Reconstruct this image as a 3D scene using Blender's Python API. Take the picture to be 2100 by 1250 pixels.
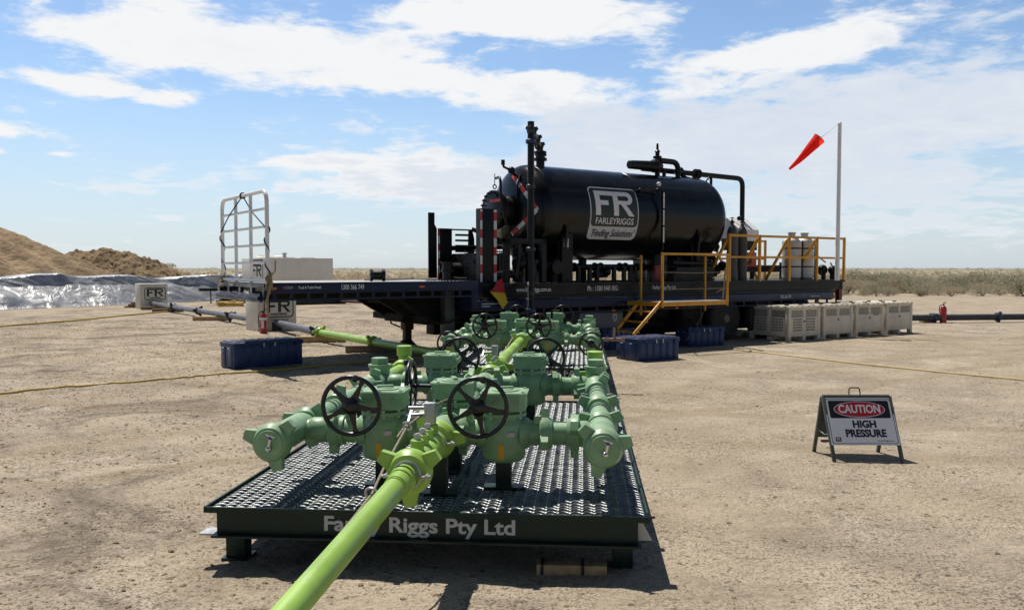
import bpy, bmesh, math, random
import numpy as np
from mathutils import Vector, Matrix
random.seed(7); rng = np.random.default_rng(11)
R = math.radians; PI = math.pi
S = bpy.context.scene; COL = S.collection
for o in list(bpy.data.objects): bpy.data.objects.remove(o)

# ------------------------------------------------------------------ camera
F = 1760.0; PITCH = math.atan((625 - 549.5) / F); EYE = 1.655; ZO = .055
cam = bpy.data.cameras.new('camera'); cam.sensor_width = 36; cam.lens = 36 * F / 2100
cam.clip_start = .05; cam.clip_end = 20000
co = bpy.data.objects.new('camera', cam); COL.objects.link(co)
co.location = (0, 0, EYE); co.rotation_euler = (R(90) - PITCH, 0, 0); S.camera = co

def gp(px, py, h=0.0):
    """surveyed ground point (height h) seen at a photo pixel"""
    x = (px - 1050) / F; y = (625 - py) / F
    d = Vector((x, math.cos(PITCH) + y * math.sin(PITCH), -math.sin(PITCH) + y * math.cos(PITCH)))
    t = (h - EYE) / d.z
    return Vector((d.x * t, d.y * t, h))

# ------------------------------------------------------------------ light
SUNDIR = Vector((-.28, .42, 1.0)).normalized()
sl = bpy.data.lights.new('sun', 'SUN'); sl.energy = 4.9; sl.angle = R(.53); sl.color = (1, .95, .88)
so = bpy.data.objects.new('sun', sl); COL.objects.link(so)
so.rotation_euler = SUNDIR.to_track_quat('Z', 'Y').to_euler(); so.location = (0, 0, 50)
S.view_settings.view_transform = 'Standard'; S.view_settings.look = 'None'
S.view_settings.exposure = 0.04; S.view_settings.gamma = 1

# ------------------------------------------------------------------ node helpers
class NT:
    def __init__(s, tree): s.t = tree; s.n = tree.nodes; s.l = tree.links
    def add(s, typ, **kw):
        n = s.n.new(typ)
        for k, v in kw.items(): setattr(n, k, v)
        return n
    def put(s, sock, v):
        if v is None: return
        if isinstance(v, bpy.types.NodeSocket): s.l.new(v, sock)
        else:
            if isinstance(v, (tuple, list)) and len(v) == 3 and sock.type == 'RGBA': v = (*v, 1)
            sock.default_value = v
    def m(s, op, a, b=None, c=None, clamp=False):
        n = s.add('ShaderNodeMath', operation=op, use_clamp=clamp)
        for i, v in enumerate((a, b, c)): s.put(n.inputs[i], v)
        return n.outputs[0]
    def mix(s, f, a, b, blend='MIX'):
        n = s.add('ShaderNodeMix', data_type='RGBA', blend_type=blend)
        s.put(n.inputs[0], f); s.put(n.inputs[6], a); s.put(n.inputs[7], b)
        return n.outputs[2]
    def noise(s, vec, scale, detail=4, rough=.55, dist=0.0, dim='3D'):
        n = s.add('ShaderNodeTexNoise', noise_dimensions=dim)
        s.put(n.inputs['Vector'], vec); n.inputs['Scale'].default_value = scale
        n.inputs['Detail'].default_value = detail; n.inputs['Roughness'].default_value = rough
        n.inputs['Distortion'].default_value = dist
        return n.outputs[0]
    def ramp(s, f, lo, hi, a=0.0, b=1.0, smooth=True):
        n = s.add('ShaderNodeMapRange', interpolation_type='SMOOTHSTEP' if smooth else 'LINEAR')
        s.put(n.inputs[0], f)
        for i, v in enumerate((lo, hi, a, b)): s.put(n.inputs[1 + i], v)
        return n.outputs[0]
    def xyz(s, v):
        n = s.add('ShaderNodeSeparateXYZ'); s.put(n.inputs[0], v); return n.outputs
    def cxyz(s, x, y, z):
        n = s.add('ShaderNodeCombineXYZ')
        for i, v in enumerate((x, y, z)): s.put(n.inputs[i], v)
        return n.outputs[0]

# ------------------------------------------------------------------ world: physical sky with a cloud layer
W = bpy.data.worlds.new('World'); S.world = W; W.use_nodes = True
w = NT(W.node_tree); w.n.clear()
sky = w.add('ShaderNodeTexSky', sky_type='NISHITA'); sky.sun_disc = False
sky.sun_elevation = math.asin(SUNDIR.z); sky.sun_rotation = math.atan2(SUNDIR.x, SUNDIR.y)
sky.altitude = 100; sky.air_density = 1.0; sky.dust_density = .6; sky.ozone_density = 2.0
tc = w.add('ShaderNodeTexCoord'); X, Y, Z = w.xyz(tc.outputs['Generated'])
az = w.m('MULTIPLY', w.m('ARCTAN2', X, Y), 1760.0)            # degrees-like units: 1760 per radian
el = w.m('MULTIPLY', w.m('ARCSINE', Z), 1760.0)
pz = w.m('ADD', w.m('MAXIMUM', Z, 0.0), .16)
pv = w.cxyz(w.m('DIVIDE', X, pz), w.m('DIVIDE', Y, pz), 0.0)   # flat cloud deck
def blob(cx, cy, sx, sy, wt, tilt=0.0):
    dx = w.m('SUBTRACT', az, float(cx - 1050)); dy = w.m('SUBTRACT', el, float(549 - cy))
    if tilt: dy = w.m('SUBTRACT', dy, w.m('MULTIPLY', dx, tilt))
    q = w.m('ADD', w.m('POWER', w.m('DIVIDE', dx, float(sx)), 2.0), w.m('POWER', w.m('DIVIDE', dy, float(sy)), 2.0))
    return w.m('MULTIPLY', w.m('EXPONENT', w.m('MULTIPLY', q, -1.0)), wt)
def total(bl):
    t = blob(*bl[0])
    for b in bl[1:]: t = w.m('ADD', t, blob(*b))
    return t
crisp = total([(560,150,420,62,1.0,-.04),(1060,185,330,34,.75,-.05),(930,60,260,34,.8,-.02),(1180,50,260,60,.9,-.16),(420,115,200,30,.5),
    (190,22,280,36,.75,-.12),(270,226,130,20,.75),(400,236,60,16,.5),(100,306,120,20,.95),(100,346,40,8,.6),(206,345,28,7,.75),
    (860,345,260,52,.9,.05),(640,340,110,14,.75,.03),(700,395,260,22,.4),(1010,400,180,45,.75),(100,215,160,16,.45),
    (1680,120,260,42,.75,.10),(1960,28,150,22,.8,-.05),(1600,150,150,26,.6,.02),(1440,205,200,20,.5,.08),(1130,232,120,26,.6)])
soft = total([(1500,275,380,80,.72,.05),(1930,250,420,95,.85,.1),(1250,250,200,40,.7),(1350,330,340,50,.75),(1800,420,480,80,.62),(900,380,420,70,.6),(2050,120,260,50,.6)])
n1 = w.noise(pv, 1.7, 9, .64, .3); n2 = w.noise(pv, 6.5, 7, .62, .25)
sv = w.cxyz(w.m('MULTIPLY', az, .006), w.m('MULTIPLY', el, .022), 0.0)
n3 = w.noise(sv, 1.0, 9, .6, .6)
br = w.m('ADD', w.m('ADD', w.m('MULTIPLY', w.m('SUBTRACT', n1, .5), 1.8), w.m('MULTIPLY', w.m('SUBTRACT', n2, .5), 1.15)), w.m('MULTIPLY', w.m('SUBTRACT', n3, .5), 1.3))
c1 = w.ramp(w.m('ADD', crisp, br), .30, .78)
c2 = w.ramp(w.m('ADD', soft, w.m('MULTIPLY', br, 1.5)), .16, .92, 0.0, .95)
veil = w.ramp(w.m('ADD', w.m('MULTIPLY', br, .5), .3), .2, .9, 0.0, .22)
cov = w.m('MAXIMUM', w.m('MAXIMUM', c1, c2), veil)
cov = w.m('MULTIPLY', cov, w.ramp(el, 5.0, 60.0))
haze = w.ramp(el, 0.0, 420.0, .62, 0.0)
shade = w.ramp(w.m('ADD', w.m('MULTIPLY', br, -.6), w.m('MULTIPLY', c2, .9)), .0, 1.1, 0.0, 1.0)
ccol = w.mix(shade, (8.8, 8.95, 9.1), (6.6, 7.2, 8.1))
deep = w.ramp(el, 620.0, 1200.0, 1.0, .40)      # the blue deepens towards the zenith, darkened out of view to cut fill light
skyc = w.mix(haze, w.mix(1.0, sky.outputs[0], w.cxyz(w.m('MULTIPLY', deep, 1.12), w.m('MULTIPLY', deep, 1.22), w.m('MULTIPLY', deep, 1.30)), 'MULTIPLY'), (6.0, 6.9, 8.1))
fin = w.mix(cov, skyc, ccol)
away = w.ramp(Y, -.55, .45, .50, 1.0); fin = w.mix(1.0, fin, w.cxyz(away, away, away), 'MULTIPLY')   # dimmed away from the sun, cutting fill light from behind the camera
bg = w.add('ShaderNodeBackground'); w.l.new(fin, bg.inputs[0]); bg.inputs[1].default_value = .1
wo = w.add('ShaderNodeOutputWorld'); w.l.new(bg.outputs[0], wo.inputs[0])
W.cycles.sampling_method = 'MANUAL'; W.cycles.sample_map_resolution = 512

# ------------------------------------------------------------------ materials
def mat(name, col, rough=.5, metal=0.0, var=.12, vscale=6.0, dust=0.0, rvar=.1, bump=0.0, bscale=60.0, spec=.5, coat=0.0, wear=None, wearamt=.0, wscale=9.0):
    m = bpy.data.materials.new(name); m.use_nodes = True
    t = NT(m.node_tree); b = t.n['Principled BSDF']
    c = t.add('ShaderNodeTexCoord').outputs['Object']
    nz = t.noise(c, vscale, 5, .6)
    k = t.ramp(nz, .3, .7, 1 - var, 1 + var)
    base = t.mix(1.0, (*col, 1), t.cxyz(k, k, k), 'MULTIPLY')
    if wear is not None:
        f = t.ramp(t.noise(c, wscale, 7, .7, .3), .62 - wearamt, .70 - wearamt)
        base = t.mix(f, base, wear)
    rg = t.ramp(nz, .3, .7, rough - rvar, rough + rvar)
    if dust > 0:
        g = t.add('ShaderNodeNewGeometry'); up = t.xyz(g.outputs['Normal'])[2]
        f = t.m('MULTIPLY', t.m('MULTIPLY', t.ramp(up, .2, 1.0), t.ramp(t.noise(c, vscale * 2.3, 6, .65), .3, .7)), dust)
        f = t.m('ADD', f, t.m('MULTIPLY', t.ramp(nz, .4, .8), dust * .15))
        base = t.mix(f, base, (.34, .26, .18)); rg = t.m('ADD', rg, t.m('MULTIPLY', f, .4))
    t.put(b.inputs['Base Color'], base); t.put(b.inputs['Roughness'], rg)
    b.inputs['Metallic'].default_value = metal; b.inputs['Specular IOR Level'].default_value = spec
    b.inputs['Coat Weight'].default_value = coat; b.inputs['Coat Roughness'].default_value = .12
    if bump > 0:
        bn = t.add('ShaderNodeBump'); bn.inputs['Strength'].default_value = bump; bn.inputs['Distance'].default_value = .01
        t.put(bn.inputs['Height'], t.noise(c, bscale, 5, .6)); t.l.new(bn.outputs[0], b.inputs['Normal'])
    return m
M = {}
M['green'] = mat('green_paint', (.23, .405, .22), .40, dust=.34, var=.14, vscale=9, rvar=.12, bump=.10, bscale=70, wear=(.20,.19,.16), wearamt=-.075, wscale=22)
M['lime'] = mat('lime_paint', (.32, .53, .085), .4, dust=.12, var=.12, vscale=4, wear=(.30,.36,.33), wearamt=.025, wscale=7, bump=.05)
M['skid'] = mat('dark_green_paint', (.007, .026, .019), .38, dust=.06, var=.25, wear=(.05,.04,.03), wearamt=-.06, wscale=8, spec=.28)
M['grate'] = mat('worn_green_grating', (.19, .20, .195), .35, metal=1.0, var=.3, vscale=14, rvar=.05)
M['wheelblack'] = mat('black_enamel', (.008, .008, .010), .30, var=.2, dust=.05)
M['tank'] = mat('black_tank_paint', (.0042, .0052, .006), .22, var=.25, vscale=1.6, dust=.02, spec=.32, rvar=.08, bump=.05, bscale=3.5)
M['black'] = mat('black_steel', (.0048, .0055, .0065), .42, var=.3, dust=.04, spec=.28)
M['navy'] = mat('navy_paint', (.0075, .016, .050), .42, var=.25, vscale=3, dust=.08, spec=.3)
M['blue'] = mat('blue_plastic', (.012, .034, .118), .42, var=.15, vscale=5, dust=.24, spec=.45, bump=.08, bscale=120)
M['bin'] = mat('grey_plastic', (.68, .62, .50), .5, var=.10, vscale=4, dust=.12, bump=.04)
M['slot'] = mat('dark_opening', (.05, .05, .045), .8)
M['slotgrey'] = mat('grey_recess', (.30, .29, .25), .6)
M['white'] = mat('white_paint', (.84, .84, .82), .4, var=.05, dust=.05)
M['whitewall'] = mat('white_steel_wall', (.84, .80, .71), .5, var=.05, vscale=2, dust=.06, bump=.05, bscale=3)
M['concrete'] = mat('painted_concrete', (.64, .61, .53), .75, var=.10, vscale=5, bump=.3, bscale=40, wear=(.33,.28,.21), wearamt=-.03, wscale=4)
M['silver'] = mat('bright_steel', (.62, .62, .60), .25, metal=1, var=.1)
M['steel'] = mat('stainless_steel', (.50, .50, .49), .52, metal=.5, var=.1, vscale=5, dust=.06)
M['galv'] = mat('galvanised_steel', (.42, .43, .44), .45, metal=.6, var=.18, vscale=14, dust=.1)
M['yellow'] = mat('yellow_paint', (.62, .29, .018), .42, var=.12, dust=.10, wear=(.30,.16,.06), wearamt=-.06, wscale=12)
M['redpaint'] = mat('red_paint', (.42, .028, .022), .35, var=.12, dust=.08)
M['dullred'] = mat('dull_red_paint', (.20, .018, .016), .5, var=.15)
M['redtape'] = mat('red_tape', (.50, .03, .035), .5, var=.08)
M['whitetape'] = mat('white_tape', (.70, .70, .70), .5, var=.08)
M['maroon'] = mat('maroon_panel', (.10, .012, .022), .5)
M['orangered'] = mat('orange_red_paint', (.62, .09, .02), .45)
M['rubber'] = mat('tyre_rubber', (.018, .018, .018), .75, var=.2, dust=.30, bump=.1)
M['rim'] = mat('dusty_rim', (.16, .15, .14), .55, var=.2, dust=.3)
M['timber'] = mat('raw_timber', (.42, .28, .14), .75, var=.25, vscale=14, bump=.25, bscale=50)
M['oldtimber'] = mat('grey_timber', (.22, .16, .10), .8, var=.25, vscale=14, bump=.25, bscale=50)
M['rope'] = mat('hemp_rope', (.32, .24, .15), .85, var=.25, vscale=40, bump=.3, bscale=120)
M['cord'] = mat('dark_cord', (.03, .03, .03), .7)
M['cable'] = mat('wire_cable', (.26, .21, .16), .6, metal=.3, var=.2, vscale=60)
M['hose'] = mat('yellow_hose', (.55, .36, .05), .55, var=.15, dust=.35)
M['hosepale'] = mat('pale_yellow_hose', (.66, .52, .24), .6, var=.12, dust=.3)
M['pipegrey'] = mat('grey_pipe', (.125, .135, .165), .5, var=.15, vscale=3, dust=.15)
M['pipedark'] = mat('dark_pipe', (.035, .045, .055), .5, var=.15, dust=.25)
M['pipebrown'] = mat('brown_pipe', (.12, .07, .06), .6, dust=.3)
M['clampblue'] = mat('blue_coupling', (.015, .035, .085), .45, dust=.15)
M['clampdark'] = mat('dark_coupling', (.02, .022, .026), .5, dust=.2)
M['chassis'] = mat('dusty_chassis', (.020, .017, .014), .8, var=.25, dust=.2, spec=.2)
M['rustbrown'] = mat('rusty_brown_leg', (.075, .052, .036), .8, var=.25, dust=.2)
M['mudflap'] = mat('mud_flap', (.15, .125, .095), .8, var=.15, dust=.3)
M['deck'] = mat('pale_deck', (.42, .41, .39), .6, var=.15, vscale=3, dust=.3)
M['toolbox'] = mat('grey_toolbox', (.11, .125, .145), .5, var=.1, dust=.2)
M['cylinder'] = mat('grey_gas_bottle', (.05, .05, .052), .5, var=.1, dust=.15)
M['letter'] = mat('silver_letter', (.52, .54, .57), .45, var=.05)
M['letterwhite'] = mat('white_letter', (.72, .72, .72), .5, var=.04)
M['ink'] = mat('black_ink', (.012, .012, .016), .5, var=.05)
M['inkgreen'] = mat('dark_green_ink', (.012, .026, .018), .5, var=.1)
M['signwhite'] = mat('sign_white', (.86, .87, .90), .45, var=.03, vscale=3)
M['signred'] = mat('sign_red', (.50, .022, .03), .45, var=.04)
M['frame'] = mat('grey_green_frame', (.065, .08, .072), .5, var=.2, dust=.2, wear=(.2,.12,.07), wearamt=-.08)
M['tag'] = mat('yellow_tag', (.72, .40, .01), .5, wear=(.06,.05,.03), wearamt=.02, wscale=45)
M['sock'] = mat('fluoro_red_cloth', (.95, .075, .04), .7, var=.06)
M['flagred'] = mat('red_cloth', (.40, .015, .03), .8, var=.12, vscale=12)
M['flagyellow'] = mat('yellow_cloth', (.62, .40, .02), .8, var=.12, vscale=12)
M['brass'] = mat('tarnished_brass', (.30, .21, .20), .5, metal=.6)
M['bluecap'] = mat('blue_cap', (.02, .06, .4), .4)
M['orange'] = mat('orange_lens', (.75, .15, .015), .35)
for k in ('sock',):
    nt = M[k].node_tree; tb_ = nt.nodes.new('ShaderNodeBsdfTranslucent'); tb_.inputs[0].default_value = (.95, .09, .04, 1); mx_ = nt.nodes.new('ShaderNodeMixShader'); mx_.inputs[0].default_value = .5
    nt.links.new(nt.nodes['Principled BSDF'].outputs[0], mx_.inputs[1]); nt.links.new(tb_.outputs[0], mx_.inputs[2]); nt.links.new(mx_.outputs[0], nt.nodes['Material Output'].inputs[0])

# ------------------------------------------------------------------ mesh helpers
def basis(d):
    d = Vector(d).normalized(); a = Vector((0, 0, 1)) if abs(d.z) < .9 else Vector((1, 0, 0))
    e1 = a.cross(d).normalized(); return d, e1, d.cross(e1)
class MB:
    def __init__(s): s.bm = bmesh.new()
    def box(s, c, d, rot=None, bev=0.0):
        mt = Matrix.Translation(c) @ (rot.to_4x4() if rot else Matrix()) @ Matrix.Diagonal((d[0], d[1], d[2], 1))
        r = bmesh.ops.create_cube(s.bm, size=1.0, matrix=mt)
        if bev:
            es = list({e for v in r['verts'] for e in v.link_edges})
            bmesh.ops.bevel(s.bm, geom=es, offset=bev, segments=2, affect='EDGES', profile=.5)
        return s
    def rng(s, lo, hi, bev=0.0):
        return s.box([(a + b) / 2 for a, b in zip(lo, hi)], [b - a for a, b in zip(lo, hi)], None, bev)
    def bar(s, p0, p1, w_, h, bev=0.0, up=None):
        p0, p1 = Vector(p0), Vector(p1); d = (p1 - p0); L = d.length; d.normalize()
        if up is None: up = Vector((0, 0, 1)) if abs(d.z) < .95 else Vector((0, 1, 0))
        sd = d.cross(Vector(up)).normalized(); u2 = sd.cross(d)
        rot = Matrix((d, sd, u2)).transposed()
        return s.box((p0 + p1) / 2, (L, w_, h), rot, bev)
    def lathe(s, p0, d, prof, n=20, caps=True):
        p0 = Vector(p0); d, e1, e2 = basis(d); rings = []
        for t, r in prof:
            if r < 1e-5: rings.append([s.bm.verts.new(p0 + d * t)])
            else: rings.append([s.bm.verts.new(p0 + d * t + e1 * (r * math.cos(2*PI*i/n)) + e2 * (r * math.sin(2*PI*i/n))) for i in range(n)])
        for a, b in zip(rings, rings[1:]):
            for i in range(n):
                j = (i + 1) % n
                if len(a) == 1 and len(b) == 1: break
                if len(a) == 1: s.bm.faces.new((a[0], b[i], b[j]))
                elif len(b) == 1: s.bm.faces.new((a[i], b[0], a[j]))
                else: s.bm.faces.new((a[i], b[i], b[j], a[j]))
        if caps:
            if len(rings[0]) > 1: s.bm.faces.new(rings[0])
            if len(rings[-1]) > 1: s.bm.faces.new(list(reversed(rings[-1])))
        return s
    def cyl(s, p0, p1, r, r1=None, n=14):
        p0, p1 = Vector(p0), Vector(p1); L = (p1 - p0).length
        return s.lathe(p0, p1 - p0, [(0, r), (L, r if r1 is None else r1)], n)
    def tube(s, pts, r, n=8, closed=False, caps=True):
        pts = [Vector(p) for p in pts]; N = len(pts); rings = []; e1 = None
        for i, p in enumerate(pts):
            if closed: d = pts[(i+1) % N] - pts[i-1]
            else: d = pts[min(i+1, N-1)] - pts[max(i-1, 0)]
            d.normalize()
            if e1 is None: _, e1, e2 = basis(d)
            else:
                e1 = (e1 - d * e1.dot(d)).normalized(); e2 = d.cross(e1)
            rr = r[i] if isinstance(r, (list, tuple)) else r
            rings.append([s.bm.verts.new(p + e1 * (rr*math.cos(2*PI*k/n)) + e2 * (rr*math.sin(2*PI*k/n))) for k in range(n)])
        pr = list(zip(rings, rings[1:])) + ([(rings[-1], rings[0])] if closed else [])
        for a, b in pr:
            for k in range(n): s.bm.faces.new((a[k], b[k], b[(k+1) % n], a[(k+1) % n]))
        if caps and not closed: s.bm.faces.new(list(reversed(rings[0]))); s.bm.faces.new(rings[-1])
        return s
    def bend(s, pts, r, rad, n=10, seg=5):
        """tube through corner points with rounded elbows"""
        pts = [Vector(p) for p in pts]; out = [pts[0]]
        for i in range(1, len(pts) - 1):
            a = (pts[i-1] - pts[i]); b = (pts[i+1] - pts[i]); k = min(rad, a.length * .49, b.length * .49)
            A = pts[i] + a.normalized() * k; B = pts[i] + b.normalized() * k
            for q in range(seg + 1):
                t = q / seg; out.append(A * (1-t)**2 + pts[i] * 2*t*(1-t) + B * t*t)
        out.append(pts[-1]); return s.tube(out, r, n)
    def torus(s, c, d, R_, r, n=36, k=8):
        d, e1, e2 = basis(d); c = Vector(c)
        return s.tube([c + e1 * (R_*math.cos(2*PI*i/n)) + e2 * (R_*math.sin(2*PI*i/n)) for i in range(n)], r, k, True)
    def prism(s, poly, fr, th):
        """extrude a 2-D polygon in frame fr (ex, ey, ez, origin) by th along ez"""
        a = [s.bm.verts.new(fr @ Vector((x, y, 0))) for x, y in poly]; b = [s.bm.verts.new(fr @ Vector((x, y, th))) for x, y in poly]
        s.bm.faces.new(list(reversed(a))); s.bm.faces.new(b); n = len(poly)
        for i in range(n): s.bm.faces.new((a[i], a[(i+1) % n], b[(i+1) % n], b[i]))
        return s
    def sphere(s, c, r, sc=(1, 1, 1), u=14, v=9):
        bmesh.ops.create_uvsphere(s.bm, u_segments=u, v_segments=v, radius=r, matrix=Matrix.Translation(c) @ Matrix.Diagonal((*sc, 1))); return s
    def second(s):
        """everything built so far takes the second material of the part"""
        for f in s.bm.faces: f.material_index = 1
        return s
    def out(s, name, m, parent=None, smooth=40):
        bmesh.ops.recalc_face_normals(s.bm, faces=s.bm.faces[:])
        me = bpy.data.meshes.new(name); s.bm.to_mesh(me); s.bm.free()
        if smooth:
            me.shade_smooth(); me.set_sharp_from_angle(angle=R(smooth))
        return link(name, me, m, parent)
def link(name, me, m, parent=None):
    o = bpy.data.objects.new(name, me); COL.objects.link(o)
    for q in (m if isinstance(m, tuple) else (m,)):
        if q is not None: me.materials.append(M[q] if isinstance(q, str) else q)
    if parent is not None: o.parent = parent
    return o
def thing(name, label, cat, loc=(0, 0, 0), rotz=0.0, group=None):
    o = bpy.data.objects.new(name, None); COL.objects.link(o); o.location = loc; o.rotation_euler = (0, 0, rotz)
    o.empty_display_size = .1; tag(o, label, cat, group); return o
def tag(o, label, cat, group=None):
    o['label'] = label; o['category'] = cat
    if group: o['group'] = group
    return o
def structure(o, kind='structure'): o['kind'] = kind; return o
def kids(o): return [c for c in bpy.data.objects if c.parent == o]
def copy_tree(o, parent=None, skip=()):
    c = o.copy(); COL.objects.link(c); c.parent = parent
    for ch in kids(o):
        if ch.name.split('.')[0] not in skip: copy_tree(ch, c)
    return c
def FR(o, ex, ey):
    ex, ey = Vector(ex).normalized(), Vector(ey).normalized(); ez = ex.cross(ey)
    m = Matrix((ex, ey, ez)).transposed().to_4x4(); m.translation = Vector(o); return m
def rrect(w_, h, r, n=5, cx=0, cy=0):
    p = []
    for sx, sy, a0 in ((1, -1, -90), (1, 1, 0), (-1, 1, 90), (-1, -1, 180)):
        for i in range(n + 1):
            a = R(a0 + 90 * i / n); p.append((cx + sx * (w_/2 - r) + r * math.cos(a), cy + sy * (h/2 - r) + r * math.sin(a)))
    return p
def text_mesh(s, cap, bold=.02, sx=1.0, shear=0.0, align='CENTER', th=.0, space=1.0):
    cu = bpy.data.curves.new('lettering', 'FONT'); cu.body = s; cu.size = cap / .73; cu.align_x = align; cu.align_y = 'CENTER'
    cu.shear = shear; cu.offset = bold * cap; cu.space_character = space; cu.extrude = th / 2; cu.resolution_u = 4
    ob = bpy.data.objects.new('lettering', cu); me = bpy.data.meshes.new_from_object(ob)
    bpy.data.objects.remove(ob); bpy.data.curves.remove(cu)
    if sx != 1: me.transform(Matrix.Diagonal((sx, 1, 1, 1)))
    return me
def txt(name, s, cap, m, parent, fr, **kw):
    kw.setdefault('th', .002)
    me = text_mesh(s, cap, **kw); me.transform(fr); return link(name, me, m, parent)
def mesh_np(name, V, Fc, m, parent=None, smooth=False):
    me = bpy.data.meshes.new(name); V = np.asarray(V, np.float32); Fc = np.asarray(Fc, np.int32); k = Fc.shape[1]
    me.vertices.add(len(V)); me.vertices.foreach_set('co', V.ravel())
    me.loops.add(Fc.size); me.loops.foreach_set('vertex_index', Fc.ravel())
    me.polygons.add(len(Fc)); me.polygons.foreach_set('loop_start', np.arange(0, Fc.size, k, dtype=np.int32))
    me.polygons.foreach_set('loop_total', np.full(len(Fc), k, np.int32)); me.update(calc_edges=True); me.validate()
    if smooth: me.shade_smooth()
    return link(name, me, m, parent)
def vnoise(x, y, seed=0):
    xi = np.floor(x).astype(np.int64); yi = np.floor(y).astype(np.int64); fx = x - xi; fy = y - yi
    fx = fx*fx*(3-2*fx); fy = fy*fy*(3-2*fy)
    def h(a, b):
        n = (a * 374761393 + b * 668265263 + seed * 1274126177) & 0x7fffffff
        n = ((n ^ (n >> 13)) * 1274126177) & 0x7fffffff
        return ((n ^ (n >> 16)) & 0xffff) / 65535.0
    return (h(xi, yi)*(1-fx) + h(xi+1, yi)*fx)*(1-fy) + (h(xi, yi+1)*(1-fx) + h(xi+1, yi+1)*fx)*fy
def fbm(x, y, o=4, seed=0):
    t = 0; a = .5
    for i in range(o): t = t + a * vnoise(x * 2**i, y * 2**i, seed + i); a *= .5
    return t
# ================================================================== GROUND
def axis_samples(lo, hi, fine, grow):
    out = [0.0]; st = fine
    while out[-1] < hi: out.append(out[-1] + st); st = max(fine, abs(out[-1]) * grow)
    neg = [0.0]; st = fine
    while neg[-1] > lo: neg.append(neg[-1] - st); st = max(fine, abs(neg[-1]) * grow)
    return np.array(neg[:0:-1] + out)
gx = axis_samples(-4500, 4500, .035, .018); gy = axis_samples(-15, 9000, .03, .012)
GX, GY = np.meshgrid(gx, gy)
def ground_h(x, y):
    d = np.sqrt(x*x + y*y); near = np.clip(1.4 - d / 30, .25, 1)
    left = np.clip(.5 - x * .25, .35, 1.0)
    h = (fbm(x*.8, y*.8, 3, 1) - .45) * .03 + (fbm(x*6, y*6, 3, 5) - .45) * .034 * left + (fbm(x*19, y*19, 2, 9) - .4) * .026 * left
    return h * near * np.clip((420 - d) / 300, 0, 1)
GZ = ground_h(GX, GY)
nx, ny = len(gx), len(gy)
idx = (np.arange(ny-1)[:, None] * nx + np.arange(nx-1)[None, :]).ravel()
gf = np.stack([idx, idx+1, idx+1+nx, idx+nx], 1)
gm = bpy.data.materials.new('dirt'); gm.use_nodes = True; t = NT(gm.node_tree); b = t.n['Principled BSDF']
c = t.add('ShaderNodeTexCoord').outputs['Object']; gxn, gyn, _ = t.xyz(c)
big = t.noise(c, .16, 5, .6, .6); mid = t.noise(c, .9, 6, .62, .4); fine = t.noise(c, 7.0, 7, .68, .2); peb = t.noise(c, 34.0, 4, .6)
leftness = t.m('ADD', t.ramp(gxn, -2.8, 2.0, 1.0, 0.0), t.ramp(gyn, 3.4, 5.2, .3, 0.0))
base = t.mix(t.ramp(mid, .3, .7), (.355, .290, .210), (.475, .398, .298))
base = t.mix(t.ramp(big, .42, .62, 0.0, .45), base, (.43, .345, .235))                               # ochre patches
grey = t.m('MULTIPLY', t.ramp(t.noise(c, .62, 8, .72, .9), .46, .66), t.m('ADD', .36, t.m('MULTIPLY', leftness, .64)))
base = t.mix(grey, base, (.185, .150, .112))
base = t.mix(t.ramp(t.noise(c, .85, 8, .72, .8), .54, .70, 0.0, .75), base, (.60, .52, .41))        # pale salt crust
grain = t.ramp(t.noise(c, 24.0, 6, .72), .25, .75, .82, 1.17); base = t.mix(1.0, base, t.cxyz(grain, grain, grain), 'MULTIPLY')
clus = t.ramp(t.noise(c, 1.1, 6, .68, .5), .38, .58, .22, 1.0)
pits = t.m('MULTIPLY', t.ramp(t.noise(c, 16.0, 4, .62), .58, .65), clus)
base = t.mix(t.m('MULTIPLY', pits, .6), base, (.11, .085, .06))
specks = t.m('MULTIPLY', t.ramp(t.noise(c, 58.0, 3, .6), .565, .63), clus); base = t.mix(t.m('MULTIPLY', specks, .6), base, (.10, .078, .058))
def rut(ax, ay, off, wob):
    d_ = t.m('ADD', t.m('ADD', t.m('MULTIPLY', gxn, ax), t.m('MULTIPLY', gyn, ay)), t.m('MULTIPLY', t.m('SUBTRACT', t.noise(c, .12, 2, .5), .5), wob))
    a_ = t.m('ABSOLUTE', t.m('SUBTRACT', t.m('ABSOLUTE', t.m('SUBTRACT', d_, off)), .85))
    return t.ramp(a_, .10, .24, 1.0, 0.0)
ruts = t.m('MAXIMUM', t.m('MAXIMUM', rut(.30, .954, 9.2, 3.0), rut(-.55, .835, 8.0, 4.0)), rut(.12, .99, 21.0, 5.0))
ruts = t.m('MULTIPLY', ruts, t.ramp(mid, .30, .60))
base = t.mix(t.m('MULTIPLY', ruts, .55), base, (.30, .225, .145))
far = t.ramp(gyn, 42.0, 75.0); scrubby = t.mix(t.ramp(t.noise(c, .05, 5, .6), .35, .65), (.38, .31, .21), (.33, .28, .19))
farther = t.ramp(gyn, 150.0, 700.0); scrubby = t.mix(farther, scrubby, (.26, .235, .165))
base = t.mix(t.m('MULTIPLY', far, t.ramp(t.noise(c, .18, 5, .65), .30, .55, .25, 1.0)), base, scrubby)
t.put(b.inputs['Base Color'], base); b.inputs['Roughness'].default_value = .95; b.inputs['Specular IOR Level'].default_value = .15
h = t.m('ADD', t.m('ADD', t.m('MULTIPLY', fine, .7), t.m('MULTIPLY', peb, .38)), t.m('MULTIPLY', t.m('ADD', pits, specks), -.16))
bn = t.add('ShaderNodeBump'); bn.inputs['Strength'].default_value = .9; bn.inputs['Distance'].default_value = .05
t.put(bn.inputs['Height'], h); t.l.new(bn.outputs[0], b.inputs['Normal'])
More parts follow.
